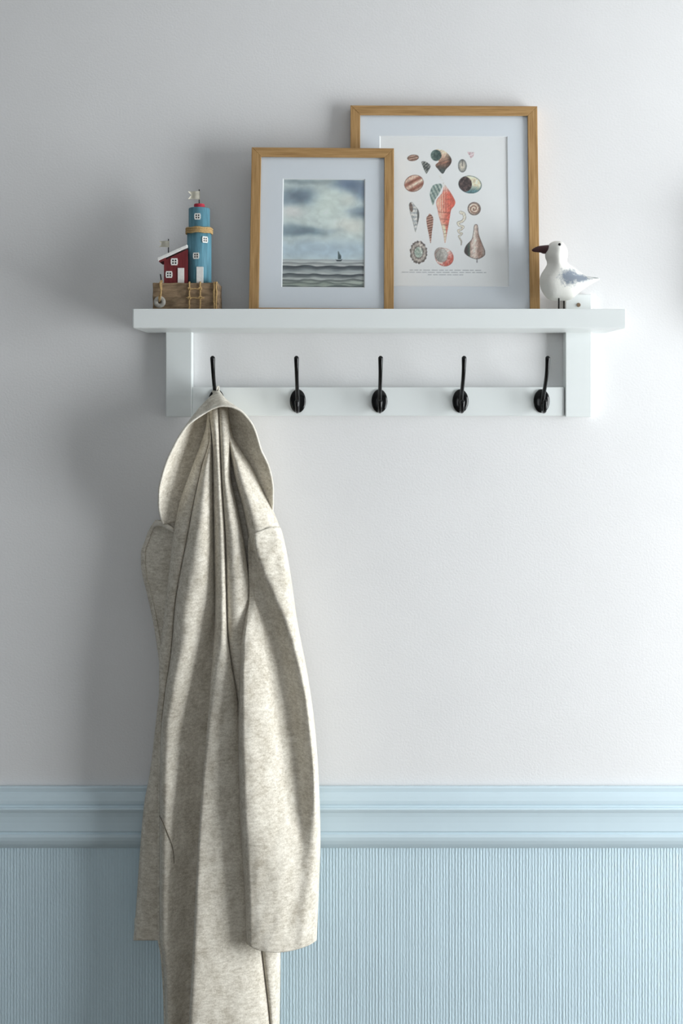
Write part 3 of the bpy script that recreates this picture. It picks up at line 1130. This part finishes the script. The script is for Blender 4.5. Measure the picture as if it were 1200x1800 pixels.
# small red house
HD0, HD1 = 0.066, 0.104
prism('house', [(288, 497.8), (288, 457.5), (329.5, 438), (329.5, 497.8)], HD0, HD1, M['house_red'], orn, 0.0004)
house = orn.children[-1]
prism('roof', [(276.2, 453.0), (328.6, 429.8), (329.0, 434.6), (277.4, 458.4)], HD0 - 0.004, HD1 + 0.004, M['orn_white'], orn, 0.0005)
prism('eave', [(279, 457.9), (291, 452.6), (291, 457.2), (280.0, 461.0)], HD0, HD1 + 0.001, M['house_red'], orn, 0.0004)


def little_window(cx, cy, size, d, yaw, parent):
    """white four-pane casement plate with dark recessed panes"""
    k = K(d)
    s = size * k / 2
    c = Vector(P(cx, cy, d))
    bm = bmesh.new()
    g = [-s, -s * 0.62, -s * 0.12, s * 0.12, s * 0.62, s]
    for ix in range(5):
        for iz in range(5):
            if ix in (1, 3) and iz in (1, 3):
                continue
            x0, x1, z0, z1 = g[ix], g[ix + 1], g[iz], g[iz + 1]
            if (ix in (0, 4)) and (iz in (0, 4)):
                x0, x1 = (x0 + s * 0.12, x1) if ix == 0 else (x0, x1 - s * 0.12)
            for f in bm_box(bm, x0, x1, -0.0012, 0.0004, z0, z1): f.material_index = 0
    for f in bm_box(bm, -s * 0.8, s * 0.8, -0.0003, 0.0006, -s * 0.8, s * 0.8): f.material_index = 1
    bmesh.ops.rotate(bm, verts=bm.verts, cent=(0, 0, 0), matrix=Matrix.Rotation(yaw, 3, 'Z'))
    bmesh.ops.translate(bm, verts=bm.verts, vec=c)
    bm_obj('window', bm, [M['orn_white'], M['orn_dark']], parent)


def on_tower(px, R):
    """depth and yaw of the tower surface under photo column px"""
    x = (px - HX) * K(TD + R * 0.9) - tcx
    x = max(-R * 0.95, min(R * 0.95, x))
    return TD + math.sqrt(R * R - x * x), math.asin(x / R)


for cx, cy, R in ((347.0, 380.5, R2), (360.0, 421.3, R1), (344.6, 449.6, R1)):
    d, yaw = on_tower(cx, R)
    little_window(cx, cy, 11.0, d + 0.0002, yaw, tower)
for cx, cy, s in ((306.2, 460.2, 12.2), (297.0, 482.6, 11.8)):
    little_window(cx, cy, s, HD1 + 0.0002, 0, house)
prism('door', [(312.2, 498), (312.2, 471), (323.4, 471), (323.4, 498)], HD1 - 0.001, HD1 + 0.0016, M['orn_white'], house, 0.0002)
d, yaw = on_tower(351, R1)
prism('door', [(345.2, 498), (345.2, 468.8), (357.0, 468.8), (357.0, 498)], d - 0.003, d + 0.0012, M['orn_white'], tower, 0.0002)


def flag(px, top, bot, pole_top, pole_bot, left, d):
    k = K(d)
    x = P(px, 0, d)[0]
    pole = tube('flag_pole', [(x, -d, zt(pole_bot, d)), (x, -d, zt(pole_top, d))], 0.0009, M['wire'], orn, 8)
    # swallow-tail cloth wrapped on the pole, with a soft ripple
    nx, nz = 14, 6
    verts, faces = [], []
    for side in (-1, 1):
        for i in range(nx + 1):
            u = i / nx
            for j in range(nz + 1):
                v = j / nz
                cut = 1 - 0.28 * max(0, u - 0.75) / 0.25 * (1 - abs(2 * v - 1)) 
                X = px + 1.6 - (px + 1.6 - left) * u * cut
                Yp = top + (bot - top) * v + 1.5 * u * (0.3 - v)
                wv = 0.0018 * math.sin(u * 6.5) * u
                a = P(X, Yp, d)
                verts.append((a[0], a[1] - 0.0014 * (1 - u) - wv + side * 0.0004 - 0.0004, a[2]))
    m = (nx + 1) * (nz + 1)
    for i in range(nx):
        for j in range(nz):
            a = i * (nz + 1) + j
            faces.append((a, a + nz + 1, a + nz + 2, a + 1))
            faces.append((m + a, m + a + 1, m + a + nz + 2, m + a + nz + 1))
    ring = [i * (nz + 1) for i in range(nx + 1)] + [nx * (nz + 1) + j for j in range(1, nz + 1)] \
        + [i * (nz + 1) + nz for i in range(nx - 1, -1, -1)] + [j for j in range(nz - 1, 0, -1)]
    for q in range(len(ring)):
        a, b_ = ring[q], ring[(q + 1) % len(ring)]
        faces.append((a, b_, m + b_, m + a))
    mesh_obj('flag', verts, faces, M['flag'], pole, True)


flag(350.0, 336.2, 351.0, 333.0, 362.0, 330.5, TD)
flag(296.0, 423.5, 435.0, 420.0, 446.0, 279.0, 0.085)

# mooring pin, float ring on a twine loop, and the rope ladder
dN = OD1 - 0.006
tube('mooring_pin', [P(283, 500, dN), P(283, 490, dN), P(281.8, 482, dN)], 0.0011, M['wire'], orn, 8)
dR = OD1 + 0.0045
tube('ring_twine', [P(283, 493, dN), P(281.0, 497, OD1 + 0.001), P(281.6, 505, dR), P(283.2, 514, dR), P(282.2, 520, dR + 0.003), P(280.5, 529, dR + 0.0035)],
     0.0013, M['twine'], orn, 8)
tube('ring_twine', [P(285, 494, dN), P(283.2, 498, OD1 + 0.001), P(284.0, 508, dR), P(281.6, 516, dR), P(279.0, 523, dR + 0.003), P(280.0, 530, dR + 0.0035)],
     0.0012, M['twine'], orn, 8)
rc = Vector(P(280.6, 530.8, dR))
bm = bmesh.new()
kR = K(dR)
n, mseg = 32, 12
vv = []
for i in range(n):
    a = 2 * math.pi * i / n
    row = []
    for j in range(mseg):
        b_ = 2 * math.pi * j / mseg
        rr = 6.7 * kR + 3.8 * kR * math.cos(b_)
        row.append(bm.verts.new((rc.x + rr * math.cos(a), rc.y + 2.6 * kR * math.sin(b_), rc.z + rr * math.sin(a))))
    vv.append(row)
for i in range(n):
    for j in range(mseg):
        bm.faces.new((vv[i][j], vv[(i + 1) % n][j], vv[(i + 1) % n][(j + 1) % mseg], vv[i][(j + 1) % mseg]))
bm_obj('float_ring', bm, M['ring'], orn, True)
dl_ = OD1 + 0.0022


def wob(x, y0, y1, d, amp=0.35, n=12, seed=0):
    rr = random.Random(seed)
    return [P(x + rr.uniform(-amp, amp), y0 + (y1 - y0) * i / n, d + rr.uniform(-0.0003, 0.0004)) for i in range(n + 1)]


for x, sd_ in ((332.6, 1), (351.6, 2)):
    pts = [(P(x, 0, OD1)[0], -OD1 + 0.012, BASE_TOP + 0.001), (P(x, 0, OD1)[0], -OD1 + 0.001, BASE_TOP + 0.0018)] + wob(x, 497, 552, dl_, seed=sd_)
    tube('ladder_rope', pts, 0.0014, M['twine'], orn, 8)
for y, a, b_, sd_ in ((507.6, 329.5, 353.5, 3), (523.8, 327.5, 358.5, 4)):
    rr = random.Random(sd_)
    pts = [P(a + (b_ - a) * i / 10, y + rr.uniform(-0.5, 0.5), dl_ + 0.0020) for i in range(11)]
    tube('ladder_rung', pts, 0.0011, M['twine'], orn, 8)
for x, y in ((332.6, 507.6), (351.6, 507.2), (332.6, 523.8), (351.8, 523.0)):
    pts = [P(x + 2.6 * math.cos(t), y + 2.2 * math.sin(t), dl_ + 0.0018 + 0.001 * math.sin(t * 2)) for t in np.linspace(0, 6.0, 14)]
    tube('knot', pts, 0.0010, M['twine'], orn, 8)
for x, sd_ in ((376.2, 7), (380.0, 8)):
    pts = [(P(x, 0, OD1)[0], -OD1 + 0.015, BASE_TOP + 0.001), (P(x, 0, OD1)[0], -OD1 + 0.001, BASE_TOP + 0.0016)] + wob(x, 498, 552, dl_, 0.5, seed=sd_)
    tube('side_rope', pts, 0.0016, M['twine'], orn, 8)

# ------------------------------------------------------------------ wooden seagull
GD = 0.092
gx0 = P(984, 0, GD)[0]
gull = empty('seagull_figurine', (gx0, -GD, Z_DECK), 'white painted wooden seagull with grey wing standing on thin black legs', 'figurine')


def gull_body():
    rows = [(423.6, 975, 983), (425, 970.5, 986.5), (428, 966, 990), (432, 963, 993), (436, 961, 995), (440, 959.8, 996.6), (444, 958.4, 997.2),
            (448, 957.8, 997.3), (452, 958.2, 996.9), (456, 959.6, 996.0), (460, 961.0, 995.8), (464, 961.2, 998.5), (468, 959.6, 1004.5),
            (472, 957.2, 1010.5), (478, 953.2, 1018.5), (483, 950.4, 1025.5), (486, 949.4, 1033), (488, 948.9, 1047), (490, 948.5, 1054),
            (492, 948.3, 1052.5), (496, 948.2, 1045), (500, 948.6, 1038), (505, 949.8, 1030), (510, 951.6, 1023.0), (515, 954.2, 1017),
            (520, 957.6, 1011.5), (524, 961.4, 1007), (527, 966, 1001.5), (528.6, 972, 994)]
    ys = [r[0] for r in rows]
    fl, fr = pchip(ys, [r[1] for r in rows]), pchip(ys, [r[2] for r in rows])
    Y = np.unique(np.concatenate([np.linspace(423.6, 528.6, 80), [486, 488, 490, 492]]))
    outline = np.array([(fl(y), y) for y in Y] + [(fr(y), y) for y in Y[::-1]])
    nc = 41
    front = np.zeros((len(Y), nc, 3))
    for i, y in enumerate(Y):
        a, b_ = fl(y), fr(y)
        u = (1 - np.cos(np.linspace(0, math.pi, nc))) / 2
        for j, uu in enumerate(u):
            x = a + (b_ - a) * uu
            e = np.roll(outline, -1, 0) - outline
            t = np.clip(((x - outline[:, 0]) * e[:, 0] + (y - outline[:, 1]) * e[:, 1]) / ((e**2).sum(1) + 1e-9), 0, 1)
            dist = np.min(np.hypot(x - outline[:, 0] - t * e[:, 0], y - outline[:, 1] - t * e[:, 1]))
            R = 26.0
            q = min(dist / R, 1)
            th = 23.0 * math.sqrt(max(0, 1 - (1 - q) ** 2))
            front[i, j] = (x, y, th)
    verts, faces = [], []
    for sgn in (1, -1):
        for i in range(len(Y)):
            for j in range(nc):
                x, y, th = front[i, j]
                w = P(x, y, GD)
                verts.append((w[0], -GD - sgn * th * K(GD), w[2]))
    n = len(Y) * nc
    for i in range(len(Y) - 1):
        for j in range(nc - 1):
            a = i * nc + j
            faces.append((a, a + nc, a + nc + 1, a + 1))
            faces.append((n + a, n + a + 1, n + a + nc + 1, n + a + nc))
    for i in (0, len(Y) - 1):
        for j in range(nc - 1):
            a = i * nc + j
            q = (a, a + 1, n + a + 1, n + a)
            faces.append(q if i == 0 else q[::-1])
    o = mesh_obj('body', verts, faces, None, gull, True)
    bm = bmesh.new()
    bm.from_mesh(o.data)
    bmesh.ops.remove_doubles(bm, verts=bm.verts, dist=0.00015)
    for _ in range(14):
        bmesh.ops.smooth_vert(bm, verts=bm.verts, factor=0.4, use_axis_x=False, use_axis_y=True, use_axis_z=False)
    bmesh.ops.recalc_face_normals(bm, faces=bm.faces)
    bm.to_mesh(o.data)
    bm.free()
    o.data.materials.append(gull_mat(0, 0))
    o.data.polygons.foreach_set('use_smooth', [True] * len(o.data.polygons))


gull_body()


def gull_beak():
    # sections from the face to the tip: (px, top, bottom, half thickness px)
    secs = [(965.5, 431.5, 447.5, 8.5), (962.5, 430.6, 446.5, 8.2), (958, 431.0, 446.2, 7.2), (954, 431.4, 446.0, 6.2), (950, 431.8, 444.2, 5.3), (945, 432.8, 443.6, 4.2),
            (940, 434.8, 443.2, 3.0), (936.5, 437.0, 442.4, 1.8), (934.6, 438.6, 441.0, 0.7)]
    n = 20
    verts, faces = [], []
    for px, a, b_, t in secs:
        c, h = (a + b_) / 2, (b_ - a) / 2
        for i in range(n):
            an = 2 * math.pi * i / n
            w = P(px, c - h * math.sin(an), GD)
            verts.append((w[0], -GD - t * K(GD) * math.cos(an), w[2]))
    for k in range(len(secs) - 1):
        for i in range(n):
            j = (i + 1) % n
            faces.append((k * n + i, k * n + j, (k + 1) * n + j, (k + 1) * n + i))
    faces.append(tuple(range(n))[::-1])
    faces.append(tuple((len(secs) - 1) * n + i for i in range(n)))
    mesh_obj('beak', verts, faces, M['beak'], gull, True)


gull_beak()
for s in (1, -1):
    bm = bmesh.new()
    w = P(979.8, 432.2, GD)
    bmesh.ops.create_uvsphere(bm, u_segments=14, v_segments=10, radius=0.0027)
    bmesh.ops.translate(bm, verts=bm.verts, vec=(w[0], -GD - s * 0.0176, w[2]))
    bm_obj('eye', bm, M['black'], gull, True)
for x, dd in ((981.8, 0.010), (991.0, -0.004)):
    dleg = GD + dd
    w0 = P(x, 524, dleg)
    tube('leg', [(w0[0], -dleg, w0[2]), (w0[0], -dleg, Z_DECK + 0.0003)], 0.0014, M['wire'], gull, 10)

# ------------------------------------------------------------------ the coat
coat = empty('coat', P(385, 700, 0.05), 'oatmeal wool hooded coat hanging from the leftmost hook', 'coat')


def lobe_tube(name, y0, y1, bounds, vdepth, heights, skew, power, back, rows, m=22, mat=None,
              wrinkle=0.0018, hang=None, hem=True, top_cap=True, seed=1, spline=None):
    """cloth tube: each row is a closed section, a chain of rounded folds in front and a flatter back.
    bounds: fold limits x(y); vdepth: crease depths; heights: how far each fold bulges"""
    Y = np.linspace(y0, y1, rows)
    nl = len(heights)
    grid = []
    for y in Y:
        sec = []
        if spline:                       # smooth profile through control points x(y), d(y)
            c = np.array([(float(fx(y)), float(fd(y))) for fx, fd in spline])
            k = len(c)
            for i in range(k - 1):
                p0 = c[i - 1] if i > 0 else c[0] + np.array([0.0, -0.02])
                p3 = c[i + 2] if i + 2 < k else c[-1] + np.array([0.0, -0.02])
                for q in range(m):
                    t = q / m
                    v = 0.5 * (2 * c[i] + (c[i + 1] - p0) * t + (2 * p0 - 5 * c[i] + 4 * c[i + 1] - p3) * t * t
                               + (-p0 + 3 * c[i] - 3 * c[i + 1] + p3) * t ** 3)
                    sec.append((min(max(v[0], c[0][0]), c[-1][0]), v[1]))
            sec.append(tuple(c[-1]))
            xb, db = [c[0][0], c[-1][0]], [c[0][1], c[-1][1]]
            nl = 0
        else:
            xb, db = None, None
        xb = xb or [float(f(y)) for f in bounds]
        db = db or [float(f(y)) for f in vdepth]
        for i in range(nl):
            h, s = float(heights[i](y)), float(skew[i](y))
            p = float(power[i](y)) if callable(power[i]) else power[i]
            gam = math.log(max(0.03, min(0.92, s))) / math.log(0.5)
            for q in range(m + (1 if i == nl - 1 else 0)):
                th = math.pi * q / m
                u = (1 - math.cos(th)) / 2
                uu = u ** gam
                x = xb[i] + (xb[i + 1] - xb[i]) * uu
                d = db[i] + (db[i + 1] - db[i]) * uu + h * (math.sin(th) ** p if q not in (0, m) else 0)
                sec.append((x, d))
        bd = float(back(y))
        nb = 14
        for q in range(1, nb):
            t = q / nb
            ee = math.sin(math.pi * t) ** 0.5
            x = xb[-1] + (xb[0] - xb[-1]) * t
            d = (db[-1] + (db[0] - db[-1]) * t) * (1 - ee) + bd * ee
            sec.append((x, d))
        grid.append(sec)
    n = len(grid[0])
    verts, faces = [], []
    info = []
    for r, y in enumerate(Y):
        for (x, d) in grid[r]:
            wv = wrinkle * 2 * (fbm(x / 38.0, y / 95.0, seed, 3) - 0.5) + wrinkle * 0.6 * (vnoise(x / 14.0 + y / 30.0, y / 40.0, seed + 5) - 0.5)
            yy = y + (float(hang(x, y, d)) if hang else 0)
            dd = d + wv * min(1, max(0, (d - 0.03) / 0.03))
            info.append((x, yy, dd))
            verts.append(P(x, yy, dd))
    for r in range(rows - 1):
        for c in range(n):
            c2 = (c + 1) % n
            faces.append((r * n + c, (r + 1) * n + c, (r + 1) * n + c2, r * n + c2))
    if top_cap:
        faces.append(tuple(range(n)))
    if hem:                          # turned-in edge at the bottom
        base = (rows - 1) * n
        cx = sum(verts[base + c][0] for c in range(n)) / n
        cy = sum(verts[base + c][1] for c in range(n)) / n
        prev = base
        for s, dz in ((0.985, -0.0012), (0.955, -0.0004), (0.93, 0.006), (0.92, 0.04)):
            st = len(verts)
            for c in range(n):
                v = verts[base + c]
                verts.append((cx + (v[0] - cx) * s, cy + (v[1] - cy) * (s if s > 0.94 else s * 0.97), v[2] + dz))
            for c in range(n):
                c2 = (c + 1) % n
                faces.append((prev + c, st + c, st + c2, prev + c2))
            prev = st
    o = mesh_obj(name, verts, faces, mat or M['wool'], coat, True)
    bm = bmesh.new()
    bm.from_mesh(o.data)
    bmesh.ops.recalc_face_normals(bm, faces=bm.faces)
    bm.to_mesh(o.data)
    bm.free()
    return o, np.array(info)


# --- body: four long folds bundled under the hood
b0 = curve((722, 364), (747, 362), (767, 357), (822, 337), (897, 312), (960, 302), (1060, 291), (1120, 284), (1165, 279.5), (1300, 279), (1380, 278),
           (1560, 276.5), (1650, 277), (1680, 282), (1800, 288), (2060, 292))
b1 = curve((722, 365.5), (767, 368), (822, 354), (885, 340), (955, 327), (1010, 316), (1060, 308), (1150, 300), (1225, 289), (1300, 282), (1380, 280.5),
           (1650, 280), (1680, 285), (1800, 291), (2060, 295))
b2 = curve((722, 367), (767, 371.5), (822, 374), (910, 375.5), (972, 376.5), (1060, 378), (1090, 377.5), (1180, 371.5), (1240, 367), (1300, 362),
           (1390, 354), (1411, 352.5), (1538, 345), (1665, 339), (1800, 332), (2060, 325))
b3 = curve((722, 384), (770, 386), (847, 389.5), (960, 396), (1030, 397.5), (1105, 399.5), (1165, 407), (1216, 416), (1300, 426), (1480, 442), (1665, 459.5),
           (1800, 475), (2060, 492))
b4 = curve((722, 401), (770, 404), (835, 405), (885, 415), (960, 430), (1035, 440), (1100, 446), (1216, 452), (1400, 466), (1560, 482), (1665, 493),
           (1800, 491.5), (2060, 489))
body, body_pts = lobe_tube(
    'coat_body', 707, 2060, [b0, b1, b2, b3, b4],
    [curve((707, .052), (722, .060), (850, .058), (1100, .062), (1300, .064), (2060, .06)),
     curve((707, .055), (722, .075), (850, .072), (1060, .070), (1200, .068), (1320, .066), (2060, .064)),
     curve((707, .056), (722, .078), (850, .068), (1100, .064), (1300, .058), (2060, .056)),
     curve((707, .056), (722, .080), (850, .080), (1100, .080), (1300, .078), (1660, .072), (2060, .075)),
     curve((707, .054), (722, .070), (850, .064), (1100, .055), (1400, .05), (2060, .050))],
    [curve((722, .004), (822, .012), (960, .016), (1060, .014), (1200, .008), (1320, .002), (2060, .002)),
     curve((722, .006), (822, .024), (960, .036), (1150, .038), (1300, .034), (1500, .032), (2060, .032)),
     curve((707, .006), (722, .019), (850, .024), (1000, .030), (1150, .044), (1300, .056), (1500, .064), (1700, .070), (2060, .07)),
     curve((707, .006), (722, .017), (850, .026), (1000, .034), (1100, .032), (1200, .026), (1500, .018), (1700, .020), (2060, .02))],
    [const(.5), curve((722, .45), (960, .45), (1100, .34), (1200, .22), (1300, .17), (1650, .17), (2060, .22)),
     curve((722, .5), (1100, .45), (1180, .22), (1260, .09), (1350, .05), (1500, .04), (1700, .045), (2060, .05)),
     curve((722, .5), (1000, .55), (1200, .4), (2060, .5))],
    [0.8, curve((722, 1.2), (1040, 1.3), (1180, 3.0), (1300, 3.6), (2060, 3.4)), 0.85, 0.85], curve((722, .042), (900, .034), (2060, .032)), 320, 26, seed=2, wrinkle=0.0022)

# --- back of the coat, seen in the gaps between the front folds
lobe_tube('coat_back', 735, 1640, [curve((735, 372), (850, 340), (960, 312), (1640, 300)),
                                   curve((735, 400), (820, 425), (900, 455), (960, 475), (1200, 500), (1640, 480))],
          [const(.034), const(.034)], [curve((735, .010), (960, .014), (1640, .012))], [const(.5)], [0.5],
          const(.029), 120, 30, seed=14, wrinkle=0.0015)

# --- right shoulder of the coat, running up under the hood
sh_l = curve((738, 398), (767, 400), (835, 411), (897, 427), (945, 436), (965, 438))
sh_r = curve((738, 403), (767, 409), (775, 413), (820, 442), (867, 465), (902, 482), (932, 493), (965, 500))
lobe_tube('shoulder', 738, 968, None, None, [], None, None, const(.042), 90, 10, hem=False, seed=4, wrinkle=0.0020, spline=[
    (sh_l, const(.058)),
    (lambda y: 0.93 * sh_l(y) + 0.07 * sh_r(y), curve((738, .061), (800, .078), (880, .092), (968, .094))),
    (lambda y: 0.78 * sh_l(y) + 0.22 * sh_r(y), curve((738, .065), (800, .090), (880, .106), (968, .108))),
    (lambda y: 0.55 * sh_l(y) + 0.45 * sh_r(y), curve((738, .066), (800, .089), (880, .104), (968, .107))),
    (lambda y: 0.28 * sh_l(y) + 0.72 * sh_r(y), curve((738, .064), (850, .084), (930, .094), (968, .096))),
    (lambda y: 0.08 * sh_l(y) + 0.92 * sh_r(y), curve((738, .061), (850, .068), (968, .080))),
    (sh_r, const(.054))])


# --- right sleeve in front: a fold in front, a hollow running down it, a rolled outer edge
def sleeve_hang(x, y, d):
    # the shoulder seam climbs to the right; the cuff dips towards the room
    t = max(0.0, 1 - (y - 928) / 60.0)
    up = t * (14.0 - 16.0 * min(1, max(0, (x - 436) / 40.0)))
    u = min(1, max(0, (x - 430) / 127.0))
    c = max(0.0, min(1.12, (y - 1530) / 110.0)) * max(0, min(1, (d - 0.05) / 0.05))
    return up + 19.5 * c * (math.sin(math.pi * u ** 0.8) ** 0.7 if 0 < u < 1 else 0)


sl0 = curve((928, 437), (945, 435.5), (1000, 436.5), (1040, 437.5), (1054, 437), (1090, 429), (1135, 422), (1225, 418), (1300, 417), (1417, 418.5), (1491, 423),
            (1586, 429), (1652, 431))
sl2 = curve((928, 492.5), (936, 495.5), (945, 498), (1000, 509), (1090, 522), (1195, 542), (1285, 554), (1390, 561), (1475, 563), (1570, 560), (1652, 556.5))
ridge_l = curve((928, .078), (960, .074), (1020, .076), (1050, .088), (1080, .104), (1150, .124), (1250, .136), (1400, .142), (1520, .140), (1652, .134))
band_l = curve((928, 441), (1000, 443), (1050, 450), (1100, 466), (1170, 478), (1240, 488), (1390, 507), (1490, 515), (1652, 505))
band_r = curve((928, 448), (960, 451), (1000, 462), (1050, 482), (1100, 502), (1170, 520), (1240, 533), (1390, 546), (1490, 546), (1652, 530))
SLV = [(sl0, curve((928, .060), (1040, .066), (1652, .074))),
       (lambda y: sl0(y) + 0.07 * (band_l(y) - sl0(y)), lambda y: 0.070 + 0.88 * (ridge_l(y) - 0.070)),
       (lambda y: sl0(y) + 0.26 * (band_l(y) - sl0(y)), ridge_l),
       (lambda y: sl0(y) + 0.72 * (band_l(y) - sl0(y)), curve((928, .078), (1000, .078), (1080, .098), (1150, .112), (1250, .120), (1400, .124), (1520, .132), (1652, .130))),
       (band_l, curve((928, .082), (1000, .081), (1080, .088), (1150, .096), (1250, .100), (1400, .104), (1500, .118), (1652, .122))),
       (lambda y: 0.55 * band_l(y) + 0.45 * band_r(y), curve((928, .094), (1000, .090), (1080, .088), (1250, .092), (1400, .096), (1500, .112), (1652, .118))),
       (band_r, curve((928, .112), (1000, .114), (1080, .114), (1250, .112), (1400, .112), (1500, .112), (1652, .114))),
       (lambda y: 0.45 * band_r(y) + 0.55 * sl2(y), curve((928, .102), (1000, .106), (1080, .110), (1250, .112), (1400, .112), (1500, .106), (1652, .102))),
       (lambda y: 0.12 * band_r(y) + 0.88 * sl2(y), curve((928, .090), (1000, .094), (1250, .096), (1500, .092), (1652, .090))),
       (sl2, curve((928, .060), (1100, .062), (1300, .064), (1652, .066)))]
lobe_tube('sleeve', 928, 1652, None, None, [], None, None, curve((928, .046), (1100, .050), (1652, .048)), 240, 9,
          seed=6, hang=sleeve_hang, wrinkle=0.0024, spline=SLV)

# --- left sleeve, mostly behind the body
lobe_tube('sleeve', 1130, 1652, [curve((1130, 292), (1180, 284), (1240, 277), (1360, 263), (1411, 253.5), (1507, 245), (1602, 238.5), (1652, 234)),
                                 curve((1130, 300), (1300, 300), (1652, 297))],
          [const(.036), const(.040)],
          [curve((1130, .004), (1240, .010), (1400, .018), (1652, .024))], [curve((1130, .5), (1652, .32))], [0.75],
          const(.030), 140, 40, seed=8, wrinkle=0.0016)

# --- left front edge of the coat, folded back behind the body
fe_l = curve((914, 273), (920, 268.5), (935, 260), (950, 254.5), (972, 247.5), (990, 247.5), (1010, 250), (1045, 258.5), (1105, 271), (1165, 279.5), (1200, 284))
lobe_tube('front_edge', 914, 1200, [fe_l, lambda y: fe_l(y) + 7.5, lambda y: np.maximum(fe_l(y) + 12, 325 - (np.asarray(y) - 914) * 0.10)],
          [const(.034), const(.041), const(.044)], [const(.005), const(.003)], [const(.5), const(.5)], [0.6, 0.7],
          const(.032), 110, 22, seed=9, wrinkle=0.0016)
# gathered stub where the hood is sewn to the neck
tube('neck_gather', [P(271, 925, .048), P(277, 920, .054), P(286, 921, .058), P(297, 928, .058), P(308, 935, .055)],
     [.0030, .0052, .0050, .0046, .0040], M['wool_hem'], coat, 12)


# --- hood: tent-shaped, hung by its top from the hook, opening towards the room
def hood():
    rim = [(287, 921, .066), (282, 905, .078), (279.5, 885, .088), (280, 862, .098), (285, 838, .106), (293, 812, .112), (303, 790, .116),
           (316, 766, .118), (330, 747, .119), (341, 738, .119), (357.5, 727, .118), (375, 717.3, .121), (390, 713.2, .122), (404, 714.2, .121), (421.7, 721.5, .118),
           (433, 732.5, .114), (445, 750, .109), (452.5, 771, .104), (458, 790, .099), (468.5, 812, .092), (476, 836, .085), (479.2, 860, .077),
           (479.2, 885, .068), (477.5, 905, .058)]
    mid = [(318, 915, .040), (309, 900, .040), (306, 880, .041), (307, 855, .042), (310, 830, .043), (314, 805, .045), (320, 782, .047),
           (327, 752, .056), (332, 728, .072), (339, 712, .084), (351, 696, .094), (367, 687, .098), (385, 687.5, .098), (399, 699, .094), (409, 708, .086),
           (419, 722, .070), (426, 740, .058), (432, 762, .049), (438, 786, .045), (445, 810, .043), (451, 834, .041), (454, 858, .040),
           (456, 882, .040), (457, 902, .040)]
    n, mrow = 150, 40
    Rm, Md = catmull(rim, n), catmull(mid, n)
    # match the two curves by fraction of their control points, not by arc length
    tt = np.linspace(0, 1, len(rim))
    q = np.linspace(0, 1, n)
    Rm = np.stack([pchip(tt, [p[k] for p in rim])(q) for k in range(3)], 1)
    Md = np.stack([pchip(tt, [p[k] for p in mid])(q) for k in range(3)], 1)
    topf = 12.2 / 23.0
    verts, faces = [], []
    for i in range(n):
        f = q[i]
        s = (topf - f) / topf if f < topf else (f - topf) / (1 - topf)    # 0 at the crown, 1 at the neck
        side = -1 if f < topf else 1
        # spine of the hood: from the hanging point down the back
        spx = 378.5 + 8 * s + (5.5 if side > 0 else -5.5) * max(0, 1 - s * 7)
        spy = 687 + 218 * s ** 1.25
        spd = 0.050 - 0.018 * min(1, s * 2.2)
        for j in range(mrow + 1):
            w = j / mrow
            a, b_, c = (1 - w) ** 2, 2 * w * (1 - w), w * w
            # pull the sheet towards the middle control so it rounds the back
            x = a * Rm[i, 0] + b_ * Md[i, 0] + c * spx
            y = a * Rm[i, 1] + b_ * Md[i, 1] + c * spy
            d = a * Rm[i, 2] + b_ * Md[i, 2] + c * spd
            wv = 0.0022 * (fbm(x / 30.0, y / 60.0, 12, 3) - 0.5) * 2 * w
            verts.append(P(x, y, max(0.026, d + wv)))
    m = mrow + 1
    for i in range(n - 1):
        for j in range(mrow):
            faces.append((i * m + j, i * m + j + 1, (i + 1) * m + j + 1, (i + 1) * m + j))
    o = mesh_obj('hood', verts, faces, M['wool'], coat, True)
    md = o.modifiers.new('thickness', 'SOLIDIFY')
    md.thickness = 0.0028
    md.offset = 0
    pts = [P(x, y, d) for x, y, d in Rm]
    tube('hood_hem', pts, 0.0021, M['wool_hem'], o, 10)
    # row of stitching a finger's width inside the edge
    j = 4
    st = [Vector(verts[i * m + j]) + Vector((0, -0.0016, 0)) for i in range(8, n - 4)]
    return o


hood_o = hood()
# hanging loop over the hook
lp = [P(378.5, 694, .052), P(379.5, 687, .050), P(381.6, 681, .046), P(383.4, 679.5, .042), P(384.3, 683, .046), P(384.0, 692, .052)]
tube('hanging_loop', catmull(np.array(lp), 24), 0.0017, M['wool_hem'], coat, 10)


# --- pocket seam on the cloth, its crease shadow put into a dark colour
def on_surface(pts, info, lift=0.0006):
    out = []
    for x, y in pts:
        k = np.hypot(info[:, 0] - x, (info[:, 1] - y) * 0.6)
        near = np.argsort(k)[:6]
        out.append(P(x, y, float(np.max(info[near, 2])) + lift))
    return out


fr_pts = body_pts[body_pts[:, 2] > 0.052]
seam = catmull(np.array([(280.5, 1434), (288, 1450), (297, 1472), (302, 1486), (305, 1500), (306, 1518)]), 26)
tube('pocket_seam_shade', on_surface(seam, fr_pts, 0.0002), 0.0006, M['seam'], body, 8)
